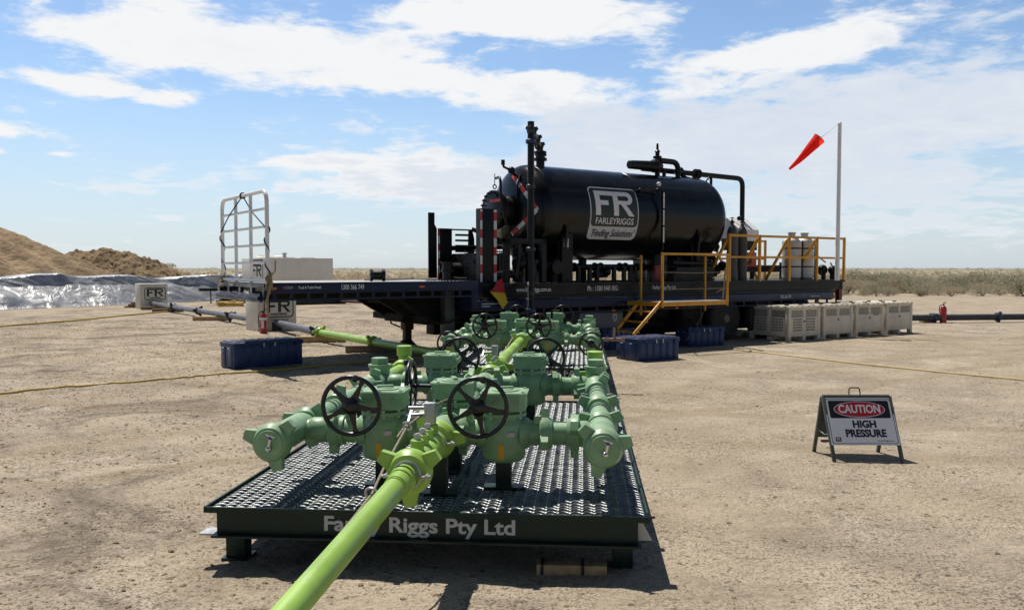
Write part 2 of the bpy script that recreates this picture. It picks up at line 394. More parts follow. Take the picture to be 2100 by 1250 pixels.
ground = structure(mesh_np('ground', np.stack([GX.ravel(), GY.ravel(), GZ.ravel()], 1), gf, gm, None, True))

# loose clods and pebbles, nobody could count them
N = 70000
cy = 1.6 + rng.random(N)**1.7 * 26; cx = (rng.random(N) - .5) * (cy * 1.35 + 1.0)
keep = rng.random(N) < np.clip(.50 - cx * .16 - .1, .10, 1) * np.clip(fbm(cx*1.1, cy*1.1, 4, 31) * 4.2 - 1.05, .10, 1); cx, cy = cx[keep], cy[keep]; N = len(cx)
sz = .0026 + .012 * rng.random(N)**5 + .00045 * cy; cz = ground_h(cx, cy)
base8 = np.array([(1,0,0),(0,1,0),(-1,0,0),(0,-1,0),(0,0,1),(.7,.7,.55),(-.7,.7,.5),(-.7,-.7,.55),(.7,-.7,.5)], float)
tri = np.array([(0,5,4),(5,1,4),(1,6,4),(6,2,4),(2,7,4),(7,3,4),(3,8,4),(8,0,4)])
base8[5:, :2] *= .8
V = base8[None] * sz[:, None, None] * (1 + (rng.random((N, 9, 3)) - .5) * .7) * np.array([1.25, 1.0, .8]) + np.stack([cx, cy, cz - .0015], 1)[:, None]
Fc = (tri[None] + (np.arange(N) * 9)[:, None, None]).reshape(-1, 3)
M['clod'] = mat('dry_clod', (.235, .18, .12), .95, var=.35, vscale=9, spec=.15)
clods = structure(mesh_np('dirt_clods', V.reshape(-1, 3), Fc, 'clod'), 'stuff')

# ================================================================== DIRT MOUNDS AND LINED BANK
def dirt_mat(name, a, b_, grooves):
    m = bpy.data.materials.new(name); m.use_nodes = True; t = NT(m.node_tree); b = t.n['Principled BSDF']
    c = t.add('ShaderNodeTexCoord').outputs['Object']
    f = t.ramp(t.noise(c, .8, 8, .68, .3), .3, .7); col = t.mix(f, a, b_)
    col = t.mix(t.m('MULTIPLY', t.ramp(t.noise(c, 2.6, 5, .65), .58, .68), .6), col, (.13, .085, .05))
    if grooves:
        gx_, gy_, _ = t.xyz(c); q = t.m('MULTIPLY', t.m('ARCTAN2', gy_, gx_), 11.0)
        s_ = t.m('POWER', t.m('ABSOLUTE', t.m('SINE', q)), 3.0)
        col = t.mix(t.m('MULTIPLY', s_, t.ramp(t.noise(c, .9, 5, .6), .3, .65, .2, .8)), col, (.53, .40, .24))  # pale streaks painted along the grooves, standing in for their light and shade
    t.put(b.inputs['Base Color'], col); b.inputs['Roughness'].default_value = .95; b.inputs['Specular IOR Level'].default_value = .1
    bn = t.add('ShaderNodeBump'); bn.inputs['Strength'].default_value = .9; bn.inputs['Distance'].default_value = .25
    t.put(bn.inputs['Height'], t.noise(c, 2.2, 8, .7)); t.l.new(bn.outputs[0], b.inputs['Normal']); return m
def mound(label, cx, cy, rx, ry, hgt, grooves, m, seed, lumps):
    n = 260; u = np.linspace(-1.15, 1.15, n); A, B = np.meshgrid(u, u); r = np.sqrt(A*A + B*B)
    wob = (fbm(A*2.2 + 9, B*2.2 + 4, 3, seed) - .45) * .35
    h = np.clip(1 - np.clip(r + wob * .5, 0, None)**1.35, 0, 1) ** 1.02
    X_, Y_ = A * rx, B * ry; Zm = h * hgt
    if grooves:
        g = np.abs(np.sin(np.arctan2(Y_, X_) * 11 + .5 * np.sin(r * 4))) ** 2
        Zm = Zm - g * .5 * np.clip(h * 4, 0, 1) * np.clip(1.3 - h, 0, 1)
    Zm = Zm + ((fbm(X_*1.3, Y_*1.3, 4, seed+3) - .45) * lumps + (fbm(X_*4.5, Y_*4.5, 3, seed+8) - .45) * lumps * .7) * np.clip(h * 5, 0, 1) - .12
    idx = (np.arange(n-1)[:, None] * n + np.arange(n-1)[None, :]).ravel()
    o = mesh_np('dirt_mound', np.stack([X_.ravel(), Y_.ravel(), Zm.ravel()], 1), np.stack([idx, idx+1, idx+1+n, idx+n], 1), m, None, True)
    o.location = (cx, cy, 0); return tag(o, label, 'dirt mound')
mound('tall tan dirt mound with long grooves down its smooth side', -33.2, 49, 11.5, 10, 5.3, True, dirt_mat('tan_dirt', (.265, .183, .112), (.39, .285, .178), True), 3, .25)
mound('lower brown lumpy dirt mound between the grooved mound and the white tank', -26.2, 55, 8.2, 6.0, 3.05, False, dirt_mat('brown_dirt', (.215, .15, .088), (.37, .275, .165), False), 8, .75)

n_l, n_c = 420, 60
P0, P1 = Vector((-27.5, 23.1)), Vector((-11.6, 47.6)); dl = (P1 - P0); Lb = dl.length; dl.normalize(); nl = Vector((-dl.y, dl.x))
LU, LC = np.meshgrid(np.linspace(0, Lb, n_l), np.linspace(0, 1, n_c))
wave = .12*np.sin(LU*.9) + .18*np.sin(LU*.31+1); hgt = 1.24 + .05*np.sin(LU*.5) + .04*np.sin(LU*1.7)
tail = np.clip((LU - Lb*.70) / 4, 0, 1); prof_d = np.interp(LC, [0, .06, .48, .76, .9, 1], [0, .15, 1.35, 1.62, 2.3, 3.3]) * (1 - .25*tail); prof_z = np.interp(LC, [0, .06, .48, .76, .9, 1], [0.0, .07, .70, 1.0, 1.03, .6]) * (1 + .0*tail)
fold = LU*.9 + LC*2.6
wr = (fbm(fold*1.1, LC*2.5 + LU*.25, 3, 21) - .45) * .40 + .16*np.abs(np.sin(fold*.8 + 3*fbm(LU*.4, LC*2, 2, 4)))**7
wr *= np.clip(LC*9, .05, 1) * np.clip((1-LC)*5, .2, 1)
DD = prof_d + wave * np.clip(1-LC*1.4, 0, 1) - wr*.35; ZZ = prof_z*hgt + wr*.55*np.clip(LC*5,0,1)
VX = P0.x + dl.x*LU + nl.x*DD; VY = P0.y + dl.y*LU + nl.y*DD
idx = (np.arange(n_c-1)[:, None] * n_l + np.arange(n_l-1)[None, :]).ravel()
lm = bpy.data.materials.new('black_silver_liner'); lm.use_nodes = True; t = NT(lm.node_tree); b = t.n['Principled BSDF']
c = t.add('ShaderNodeTexCoord').outputs['Object']
t.put(b.inputs['Base Color'], t.mix(t.ramp(t.noise(c, 1.2, 5, .6), .35, .65), (.30, .30, .30), (.47, .47, .465)))
b.inputs['Metallic'].default_value = .55; b.inputs['Roughness'].default_value = .36
bn = t.add('ShaderNodeBump'); bn.inputs['Strength'].default_value = .7; bn.inputs['Distance'].default_value = .12
t.put(bn.inputs['Height'], t.noise(c, 1.3, 3, .5, 1.4)); t.l.new(bn.outputs[0], b.inputs['Normal'])
liner = mesh_np('pit_liner', np.stack([VX.ravel(), VY.ravel(), ZZ.ravel()+.01], 1), np.stack([idx, idx+1, idx+1+n_l, idx+n_l], 1), lm, None, True)
tag(liner, 'wrinkled shiny black plastic liner over the bank of the pit', 'plastic liner')

# ================================================================== SCRUB
def leaf_cloud(n, rx, rz, size, lumps, seed, flat=.0):
    g = np.random.default_rng(seed); cen = g.normal(size=(lumps, 3)) * np.array([rx*.42, rx*.42, rz*.22]) + np.array([0, 0, rz*.5]); cen[:, 2] = np.clip(cen[:, 2], rz*.15, rz*.8)
    k = g.integers(0, lumps, n); d = g.normal(size=(n, 3)); d /= np.linalg.norm(d, axis=1)[:, None]
    P = cen[k] + d * (g.random(n)**.4)[:, None] * np.array([rx*.40, rx*.40, rz*.30]); P[:, 2] = np.abs(P[:, 2])
    up = d * .5 + g.normal(size=(n, 3)) * .5 + np.array([0, 0, .7]); up /= np.linalg.norm(up, axis=1)[:, None]
    sd = np.cross(up, g.normal(size=(n, 3))); sd /= np.linalg.norm(sd, axis=1)[:, None] + 1e-6
    s_ = size * (.6 + .8 * g.random(n))[:, None]
    return np.stack([P - sd*s_*.42, P + sd*s_*.42, P + up*s_*1.6], 1).reshape(-1, 3)
def leafmat(name, a, b_):
    m = bpy.data.materials.new(name); m.use_nodes = True; t = NT(m.node_tree); b = t.n['Principled BSDF']
    oi = t.add('ShaderNodeObjectInfo'); g = t.add('ShaderNodeNewGeometry'); c = t.noise(t.add('ShaderNodeTexCoord').outputs['Object'], 1.5, 3, .6)
    k = t.m('ADD', t.m('ADD', t.m('MULTIPLY', oi.outputs['Random'], .6), t.m('MULTIPLY', g.outputs['Random Per Island'], .3)), t.m('MULTIPLY', t.m('SUBTRACT', c, .5), .8))
    t.put(b.inputs['Base Color'], t.mix(k, a, b_)); b.inputs['Roughness'].default_value = .8; b.inputs['Specular IOR Level'].default_value = .2
    tr = t.add('ShaderNodeBsdfTranslucent'); t.put(tr.inputs[0], t.mix(k, a, b_)); mx = t.add('ShaderNodeMixShader'); mx.inputs[0].default_value = .4
    t.l.new(b.outputs[0], mx.inputs[1]); t.l.new(tr.outputs[0], mx.inputs[2]); t.l.new(mx.outputs[0], t.n['Material Output'].inputs[0]); return m
M['saltbush'] = leafmat('saltbush_leaf', (.27, .26, .175), (.48, .43, .31))
M['drybush'] = leafmat('dry_scrub_leaf', (.34, .27, .175), (.50, .42, .29))
M['twig'] = mat('scrub_twig', (.13, .10, .07), .9)
protos = []
for i in range(6):
    dry = i in (4, 5); nm = 'dry_shrub' if dry else 'saltbush'
    me = bpy.data.meshes.new(nm); V = leaf_cloud(1500, .95, 1.0, .05, 11, 40 + i)
    protos.append((V, nm, 'drybush' if dry else 'saltbush'))
shrub_mesh = []
for V, nm, mt_ in protos:
    o = mesh_np('foliage', V, np.arange(len(V)).reshape(-1, 3), mt_); shrub_mesh.append(o.data); bpy.data.objects.remove(o)
tw = MB()
for i in range(9):
    a = random.random()*6.28; r = .25+.4*random.random(); tw.tube([(0,0,-.05),(math.cos(a)*r*.5,math.sin(a)*r*.5,.3),(math.cos(a)*r,math.sin(a)*r,.65)],[.018,.012,.005],4)
o = tw.out('stem','twig'); twig_mesh = o.data; bpy.data.objects.remove(o)
spots = []
while len(spots) < 225:
    Y_ = 50 + 46 * random.random()**1.4; px = 1660 + 520 * random.random()
    X_ = (px - 1050) / F * Y_ + random.uniform(-.5, .5)
    if all((X_-a)**2 + (Y_-b_)**2 > 1.1 for a, b_ in spots): spots.append((X_, Y_))
for X_, Y_ in spots:
    k = random.choice((0, 1, 2, 3, 0, 1, 2, 4, 5)); nm = protos[k][1]; s_ = random.uniform(.35, 1.0) * (1.55 if random.random() < .16 else .85)
    th = thing(nm, 'dry brown low shrub standing in the scrub beyond the bare pad' if k > 3 else 'grey green saltbush standing in the scrub beyond the bare pad', 'shrub', (X_, Y_, 0), random.random()*6.28,
               'dry shrubs on the plain' if k > 3 else 'saltbushes on the plain')
    th.scale = (s_*1.15, s_*1.15, s_*.95)
    link('foliage', shrub_mesh[k], None, th); link('stem', twig_mesh, None, th)
def far_scrub(name, n, ylo, yhi, plo, phi, mk, per, sc):
    g = np.random.default_rng(hash(name) % 1000 if False else len(name)); Vs = []
    base = [leaf_cloud(per, 1.0, .95, .14, 6, 100 + i) for i in range(8)]
    for i in range(n):
        y = 1 / (1/ylo - g.random() * (1/ylo - 1/yhi)); x = (plo + (phi - plo) * g.random() - 1050) / F * y
        s_ = sc * (.35 + .8 * g.random()**1.6); a = g.random()*6.28; v = base[i % 8]
        ca, sa = math.cos(a)*s_, math.sin(a)*s_
        Vs.append(np.stack([v[:,0]*ca - v[:,1]*sa + x, v[:,0]*sa + v[:,1]*ca + y, v[:,2]*s_*.85], 1))
    V = np.concatenate(Vs); return structure(mesh_np(name, V, np.arange(len(V)).reshape(-1, 3), mk), 'stuff')
far_scrub('distant_saltbush', 1300, 92, 650, 1560, 2350, 'saltbush', 70, 1.0)
far_scrub('distant_dry_scrub', 2600, 100, 650, 250, 1650, 'drybush', 70, .85)
far_scrub('horizon_scrub', 1500, 600, 2500, -400, 2500, 'saltbush', 24, 2.6)
# ================================================================== VALVE MANIFOLDS
MYAW = -math.atan(.082); MO = Vector((-1.694, 4.705, 0)); MW, ML, DK, PZ = 2.42, 3.95, .28, .61
def wing_nut(mb, c, d, r=.105, w_=.075, ang=.4, lug=.05, n=28):
    c = Vector(c); d, e1, e2 = basis(d)
    mb.lathe(c - d*w_/2, d, [(0, r*.6), (0, r*.93), (.008, r), (w_*.62, r), (w_*.8, r*.9), (w_, r*.82), (w_, r*.6)], n)
    for k in range(3):
        a = ang + k * 2*PI/3; rd = e1*math.cos(a) + e2*math.sin(a); td = d.cross(rd)
        mb.prism([(r*.80, -.044), (r+lug, -.027), (r+lug, .027), (r*.80, .044)], FR(c - d*w_*.42, rd, td), w_*.62)
def collar(mb, c, d, r, w_): 
    c = Vector(c); d = Vector(d).normalized()
    mb.lathe(c - d*w_/2, d, [(0, r*.9), (.006, r), (w_-.006, r), (w_, r*.9)], 22)
def hand_wheel(parent, c, d, r=.165, name='hand_wheel', spokes=5, rot=.3, shaft=.2):
    mb = MB(); c = Vector(c); d, e1, e2 = basis(d)
    mb.torus(c, d, r, .0135, 40, 10)
    for k in range(spokes):
        a = rot + k*2*PI/spokes; rd = e1*math.cos(a)+e2*math.sin(a); td = d.cross(rd)
        mb.prism([(.035, -.026), (.06, -.019), (r*.72, -.010), (r*.95, -.015), (r*.95, .015), (r*.72, .010), (.06, .019), (.035, .026)], FR(c - d*.006 - d*.0, rd, td), .012)
    mb.lathe(c - d*.02, d, [(0, .03), (.004, .045), (.03, .05), (.045, .03), (.05, .022)], 18)
    mb.cyl(c - d*shaft, c, .013, n=10)
    a = rot + .25; rd = e1*math.cos(a)+e2*math.sin(a)
    if spokes == 5: mb.lathe(c + rd*(r) , d, [(0, .012), (.02, .02), (.035, .02), (.045, .008)], 12)
    return mb.out(name, 'wheelblack', parent)
def make_valve(parent):
    """gate valve with its pipe along x, wheel facing -y, origin on the deck below its centre"""
    zp = PZ - DK; mb = MB()
    for k in range(8):
        a = k*PI/4+.2; mb.cyl((.123*math.cos(a), .123*math.sin(a), .425), (.123*math.cos(a), .123*math.sin(a), .473), .012, n=6)
    mb.second()
    mb.lathe((0,0,0), (0,0,1), [(.165,.03),(.165,.10),(.175,.118),(.20,.13),(.385,.13),(.40,.124),(.415,.112),(.435,.110),(.438,.136),(.458,.136),(.460,.10),(.48,.10)], 36)
    for s in (-1, 1):
        mb.lathe((s*.10,0,zp), (s,0,0), [(0,.098),(.045,.092),(.06,.076),(.14,.074),(.142,.09),(.165,.09),(.17,.07),(.20,.066)], 26)
        mb.box((s*.205, -.02, zp+.085), (.045, .045, .05), None, .006)
    v = mb.out('valve', ('green', 'galv'), parent)
    mb = MB()
    for x, y in ((-.115,-.09),(.12,-.085),(.12,.09),(-.115,.09),(0,-.122),(0,.115)): mb.cyl((x,y,.58),(x,y,.593),.010,n=6)
    mb.second()
    mb.prism([(-.125,-.105),(-.10,-.13),(.10,-.13),(.135,-.10),(.135,.10),(.10,.125),(-.10,.125),(-.125,.10)], FR((0,0,.478),(1,0,0),(0,1,0)), .108)
    mb.prism([(-.135,-.112),(-.106,-.14),(.106,-.14),(.145,-.106),(.145,.106),(.106,.134),(-.106,.134),(-.135,.106)], FR((0,0,.566),(1,0,0),(0,1,0)), .016)
    mb.lathe((.01,0,.58), (0,0,1), [(0,.085),(.012,.082),(.014,.05),(.018,.048),(.02,.0)], 28)
    mb.bar((-.04,-.015,.603), (.055,.02,.603), .03, .014, .003)
    mb.cyl((-.12,-.135,.53),(-.12,.13,.53),.036,n=16); mb.cyl((-.12,-.17,.53),(-.12,-.13,.53),.028,n=14)
    for x in (-.03, .09): mb.lathe((x,-.128,.53),(0,-1,0),[(0,.017),(.007,.017),(.009,.010),(.004,.0)],14)
    mb.out('gearbox', ('green', 'galv'), v)
    hand_wheel(v, (-.12, -.31, .53), (0,-1,0), rot=random.random()*1.2)
    mb = MB(); mb.box((-.005,-.1305,.235),(.036,.004,.085),None,.0015); mb.out('name_tag','tag',v)
    mb = MB(); mb.box((.05,-.1245,.34),(.05,.010,.032),None,.002); mb.out('data_plate','galv',v)
    mb = MB(); mb.rng((-.046,-.046,.006),(.046,.046,.19),.004); mb.box((0,0,.004),(.24,.10,.009)); mb.out('support_post','skid',v)
    return v
def needle_valve(mb, p, d):
    p = Vector(p); d = Vector(d).normalized()
    mb.cyl(p, p + d*.035, .017, n=6); q = p + d*.03
    mb.cyl(q, q + Vector((.012,-.004,.055)), .010, n=10); mb.sphere(q, .018)
def wavy_grating(parent):
    """scalloped safety grating: rows of bowed strands joined along straight seams"""
    p, lam, x0, x1, y0, y1 = .0535, .0655, .012, MW-.012, .012, ML-.012
    sub = 8; ncell = int((x1-x0)/lam); lam = (x1-x0)/ncell; xs = np.linspace(x0, x1, ncell*sub+1); rows = int((y1-y0)/p); Vs = []; Fs = []; off = 0; m_ = len(xs); i = np.arange(m_-1)
    for k in range(rows):
        q = np.abs(np.sin((xs-x0)/lam*PI)); yy = y0 + p*(k+.35) + q**.8*.024 + .0015*np.sin(xs*9+k*1.7); zz = DK - .012 + .003*q + .001*np.sin(xs*5+k*2.1)
        lo = np.stack([xs, yy-.0050, zz-.014], 1); fr_ = np.stack([xs, yy-.0050, zz-.0045], 1); bk = np.stack([xs, yy+.0042, zz+.0014], 1); bl = np.stack([xs, yy+.0042, zz-.011], 1)
        Vs += [lo, fr_, bk, bl]
        for r in range(3): Fs.append(np.stack([off+r*m_+i, off+r*m_+i+1, off+(r+1)*m_+i+1, off+(r+1)*m_+i], 1))
        off += 4*m_
    for k in range(ncell+1):
        x = x0 + lam*k; z = DK-.0155
        Vs.append(np.array([(x-.003,y0,z),(x+.003,y0,z),(x+.003,y1,z),(x-.003,y1,z)])); Fs.append(np.array([[off,off+1,off+2,off+3]])); off += 4
    return mesh_np('grating', np.concatenate(Vs), np.concatenate(Fs), 'grate', parent, False)
def skid_base(parent):
    mb = MB()
    t = .012
    mb.rng((0,-.012,DK-.03),(MW,0,DK+.002)); mb.rng((0,0,DK-.012-t),(MW,.06,DK-.012))               # front lip
    mb.rng((0,ML,DK-.03),(MW,ML+.012,DK+.002))
    for x in (-.012, MW): mb.rng((x,-.0115,DK-.03),(x+.012,ML+.0115,DK+.004))
    for x in (.0005, MW-.0605): mb.rng((x,.001,DK-.029),(x+.06,ML-.001,DK-.022))
    mb.rng((.045,.03,.125),(MW-.045,.042,DK-.026)); mb.rng((.045,ML-.042,.125),(MW-.045,ML-.03,DK-.026))
    mb.rng((.03,-.02,.112),(MW-.03,.06,.124)); mb.rng((.03,ML-.06,.112),(MW-.03,ML+.02,.124))
    for x in (.045, MW-.057): mb.rng((x,.043,.125),(x+.012,ML-.043,DK-.026)); 
    mb.rng((.06,.045,.128),(MW-.06,ML-.045,.134))
    for k in range(1, 6): y = ML*k/6; mb.rng((.06,y-.02,.16),(MW-.06,y+.02,DK-.030))
    for x in (.55, 1.22, 1.87): mb.rng((x-.02,.045,.15),(x+.02,ML-.045,.158))
    mb.out('skid_frame', 'skid', parent)
    for x in (.10, MW-.12):
        for y in (.20, ML-.10):
            mb = MB(); mb.rng((x-.055,y-.055,-.01-ZO),(x+.055,y+.055,.111),.003); mb.rng((x-.075,y-.075,-.012-ZO),(x+.075,y+.075,.004-ZO)); mb.out('leg','skid',parent)
    mb = MB(); mb.prism([(MW-.0445,.1255),(MW+.035,.1255),(MW-.030,.245),(MW-.0445,.245)], FR((0,.10,0),(1,0,0),(0,0,1)), .010); mb.out('gusset','galv',parent)
    mb = MB(); mb.rng((-.055,.02,.1125),(.028,.14,.1235)); mb.out('lifting_plate','galv',parent)
def header(parent, x, capped=True, tail=True):
    mb = MB(); zp = PZ
    mb.lathe((x,.20,zp),(0,1,0),[(0,.072),(.16,.072),(.22,.086),(.48,.086),(.54,.070),(.62,.064),(2.10,.064),(2.15,.078),(2.38,.080),(2.42,.088),(2.68,.088),(2.74,.07),(2.86,.07),(2.95,.058)],30)
    for y in (.90, 1.34, 1.98): mb.torus((x,y,zp),(0,1,0),.065,.006,26,6)
    mb.lathe((x,2.78,zp),(0,0,1),[(0,.06),(.08,.088),(.13,.088),(.135,.10),(.155,.10),(.16,.062)],26)
    mb.lathe((x,2.78,zp+.16),(0,0,1),[(0,.075),(.05,.075),(.055,.05)],6)
    mb.out('header_pipe','green',parent)
    for y, a in ((.78, .5 + x), (1.45, 1.1 + x*.7), (2.28, .2 + x*.4), (2.46, .9 + x)):
        mb = MB(); wing_nut(mb, (x,y,zp), (0,-1,0), ang=a); mb.out('union_nut','green',parent)
    for y in (1.26, 2.12):
        mb = MB(); mb.torus((x,y,zp),(0,1,0),.068,.006,22,6)
        for s in (-1,1): mb.bar((x+s*.07,y,zp+.005),(x+s*.125,y,zp+.012),.02,.012,.002); mb.cyl((x+s*.105,y-.012,zp+.01),(x+s*.105,y+.02,zp+.01),.009,n=6)
        mb.out('restraint_clamp','galv',parent)
    if capped:
        mb = MB(); wing_nut(mb, (x,.165,zp), (0,-1,0), r=.112, w_=.085, ang=.75 if x < 1 else .28, lug=.052, n=36)
        mb.lathe((x,.14,zp),(0,-1,0),[(0,.08),(.022,.08),(.026,.076),(.026,.0)],34)
        cpx = mb.out('end_cap','green',parent)
        mb = MB(); needle_valve(mb,(x+.01,.116,zp-.02),(0,-1,0)); mb.out('bleed_valve','silver',cpx)
        mb = MB(); mb.sphere((x+.024,.078,zp+.045),.011); mb.out('bleed_knob','bluecap',cpx)
        mb = MB(); mb.bar((x+.0,.074,zp+.062),(x+.05,.074,zp+.045),.007,.007); mb.out('bleed_handle','silver',cpx)
    else:
        mb = MB(); wing_nut(mb,(x,.10,zp),(0,-1,0),ang=.75 if x < 1 else .28); mb.lathe((x,.10,zp),(0,-1,0),[(0,.10),(.12,.10),(.13,.06),(.16,.05)],26)
        cpx = mb.out('end_valve','green',parent); hand_wheel(cpx,(x,-.14,zp),(0,-1,0),r=.15,spokes=2,rot=2.6 if x>1 else .5,shaft=.12)
    mb = MB(); mb.rng((x-.05,2.2,DK+.002),(x+.05,2.3,zp-.07)); mb.out('pipe_support','skid',parent)
def cross_row(parent, y, row):
    """transverse piping of one row of valves, between the two headers"""
    zp = PZ
    for x0, x1 in ((.40, .66), (1.08, 1.40), (1.81, 2.13)):
        mb = MB(); mb.lathe((x0,y,zp),(1,0,0),[(0,.066),(x1-x0,.066)],24)
        if x0 < 1 or x0 > 1.5:
            xx = x0+.07 if x0 < 1 else x1-.07
            mb.lathe((xx-.06,y,zp),(1,0,0),[(0,.066),(.02,.078),(.10,.078),(.12,.066)],24)
        mb.out('cross_pipe','green',parent)
    for xx, d, a in ((.575,1,.3),(1.115,-1,1.2),(1.36,1,.9),(2.02,-1,.5),(1.86,1,1.4)):
        mb = MB(); wing_nut(mb,(xx,y,zp),(d,0,0),r=.102,ang=a+row,lug=.042); mb.out('union_nut','green',parent)
    mb = MB(); mb.lathe((1.237,y-.17,zp),(0,1,0),[(0,.07),(.05,.075),(.10,.092),(.24,.092),(.29,.075),(.36,.066)],26); mb.lathe((1.10,y,zp),(1,0,0),[(0,.066),(.03,.078),(.244,.078),(.274,.066)],24); mb.out('cross_fitting','green',parent)
    mb = MB(); mb.rng((1.19,y-.21,DK+.002),(1.285,y-.13,zp-.066)); mb.box((1.237,y-.17,DK+.006),(.2,.12,.009)); mb.out('pipe_support','skid',parent)
def build_manifold(label, second):
    root = thing('valve_manifold', label, 'valve manifold', (0,0,0), 0, 'valve manifolds')
    skid_base(root); wavy_grating(root)
    for x in (.315, 2.19): header(root, x, not second)
    for i, y in enumerate((.57, 2.71)): cross_row(root, y, i)
    # centre line
    mb = MB(); mb.lathe((1.237,.78,PZ),(0,1,0),[(0,.07),(.10,.07)],24); mb.lathe((1.237,1.2,PZ),(0,1,0),[(0,.068),(.3,.068),(.3,.062),(1.35,.062)],24); mb.out('centre_pipe','green',root)
    for y in (1.40, 2.0, 2.45): mb = MB(); wing_nut(mb,(1.237,y,PZ),(0,-1,0),ang=y); mb.out('union_nut','green',root)
    v = make_valve(root)
    places = [(.87,.57,0),(1.604,.57,0),(1.237,1.0,90 if second else -90),(.87,2.71,180),(1.63,2.71,180)]
    for i, (x, y, r) in enumerate(places):
        q = v if i == 0 else copy_tree(v, root, ('hand_wheel',) if (second and i == 2) else ())
        q.location = (x, y, DK); q.rotation_euler = (0,0,R(r))
    if second:
        mb = MB(); mb.bar((1.237+.40,.93,.76),(1.237+.40,.98,1.0),.03,.02,.004); mb.cyl((1.63,.975,.985),(1.75,.975,.99),.012,n=8); mb.cyl((1.42,.95,.81),(1.66,.95,.81),.014,n=8); mb.out('crank_handle','black',root)
        mb = MB(); mb.cyl((2.29,.25,.64),(2.62,.25,.64),.022,n=8); mb.cyl((2.5,.25,.64),(2.5,.25,.80),.016,n=8); mb.box((2.62,.25,.64),(.05,.05,.06)); mb.box((2.4,.25,.64),(.06,.05,.05)); mb.out('gauge_line','brass',root)
        txt('lettering','Farley Riggs',.105,'letter',root,FR((.60,.0285,.20),(1,0,0),(0,0,1)))
        txt('lettering','1300 FAR RIG',.105,'letter',root,FR((1.92,.0285,.20),(1,0,0),(0,0,1)))
    else:
        txt('lettering','Farley Riggs Pty Ltd',.084,'letter',root,FR((1.185,.0285,.192),(1,0,0),(0,0,1)),bold=.035,sx=1.17)
    return root
def lime_ports(mb, x, y0, y1, z, n=4):
    mb.lathe((x,y0,z),(0,1,0),[(0,.062),(.05,.07),(y1-y0-.05,.07),(y1-y0,.062)],26)
    for k in range(n):
        y = y0 + (y1-y0)*(.22 + .62*k/(n-1)); mb.lathe((x,y,z),(0,0,1),[(0,.034),(.115,.034),(.12,.028)],18); mb.torus((x,y,z),(0,1,0),.066,.010,24,6)
man1 = build_manifold('green valve manifold on a dark green skid lettered across its front, nearest to the camera', False)
man1.location = MO + Vector((0,0,ZO)); man1.rotation_euler.z = MYAW
man2 = build_manifold('farther green valve manifold, in front of the trailer, with handwheels on its pipe ends', True)
m2o = Vector((0, 6.8, 0)); c_, s_ = math.cos(MYAW), math.sin(MYAW)
def mworld(a, b_, z): return Vector((MO.x + a*c_ - b_*s_, MO.y + a*s_ + b_*c_, z + ZO))
man2.location = mworld(0, 6.8, 0); man2.rotation_euler.z = MYAW

# front injection manifold with its ports (lime) and the pipe that runs past the camera
def injector(y0, y1, label):
    r = thing('ported_pipe_fitting', label, 'pipe fitting', mworld(1.237, y0, 0), MYAW, 'lime fittings with four ports')
    L = y1 - y0; mb = MB(); lime_ports(mb, 0, .05, L-.05, PZ); mb.out('body','lime',r)
    for y, a in ((0.0, .55), (L-.02, .1)):
        mb = MB(); wing_nut(mb,(0,y,PZ),(0,-1,0),r=.112,w_=.08,ang=a,lug=.055,n=34); mb.out('union_nut','lime',r)
    for k in range(3):
        y = .05 + (L-.1)*(.22+.62*k/3); mb = MB(); mb.cyl((0,y,PZ+.118),(0,y,PZ+.145),.019,n=6); mb.cyl((0,y,PZ+.14),(0,y,PZ+.15),.012,n=8); mb.out('port_plug','galv',r)
    y = .05 + (L-.1)*.84; mb = MB(); mb.box((-.01,y,PZ+.18),(.06,.06,.12),None,.004); mb.cyl((-.04,y,PZ+.17),(-.12,y-.01,PZ+.165),.014,n=8); mb.cyl((-.04,y-.01,PZ+.21),(-.13,y-.02,PZ+.21),.011,n=8); mb.bar((-.125,y-.05,PZ+.14),(-.12,y+.04,PZ+.20),.012,.008); mb.out('gauge_block','galv',r)
    for yy in (-.07, L-.09):
        mb = MB(); mb.torus((0,yy,PZ),(0,1,0),.066,.007,24,6)
        for s in (-1,1): mb.bar((s*.062,yy,PZ-.01),(s*.12,yy-.01,PZ-.0),.024,.012,.002); mb.cyl((s*.10,yy-.03,PZ),(s*.10,yy+.02,PZ),.009,n=6)
        mb.out('restraint_clamp','galv',r)
    return r
injector(-.47, .33, 'lime green fitting with four top ports, in front of the nearest manifold')
injector(3.20, 3.86, 'lime green fitting with four top ports, at the rear of the nearest manifold')
def pipe_thing(name, label, pts, r, m, cat='pipe', group=None, nuts=(), nut_m=None, nut_r=None, n=22):
    pts = [Vector(p) for p in pts]; base = Vector((pts[0].x, pts[0].y, 0)); root = thing(name, label, cat, base, 0, group)
    q = [p - base for p in pts]; mb = MB(); mb.tube(q, r, n); mb.out('pipe_body', m, root, 50)
    for t, a in nuts:
        k = min(int(t), len(q)-2); p = q[k].lerp(q[k+1], t-k); d = q[k+1]-q[k]
        mb = MB(); wing_nut(mb, p, d, r=nut_r or r*1.75, w_=r*1.25, ang=a, lug=r*.75, n=26); mb.out('coupling', nut_m or m, root)
    return root
a0 = mworld(1.237,-.44,PZ); 
front_pipe = pipe_thing('lime_pipe','long lime green pipe running from the nearest manifold past the camera',[a0, a0+Vector((-.07,-.27,-.055)), a0+Vector((-.64,-2.47,-.50)), a0+Vector((-.75,-2.9,-.578)), a0+Vector((-1.5,-5.6,-.600))],.055,'lime',n=32)
mb = MB(); q0 = a0 - Vector((a0.x, a0.y, 0)); dd = Vector((-.07,-.27,-.055)).normalized()
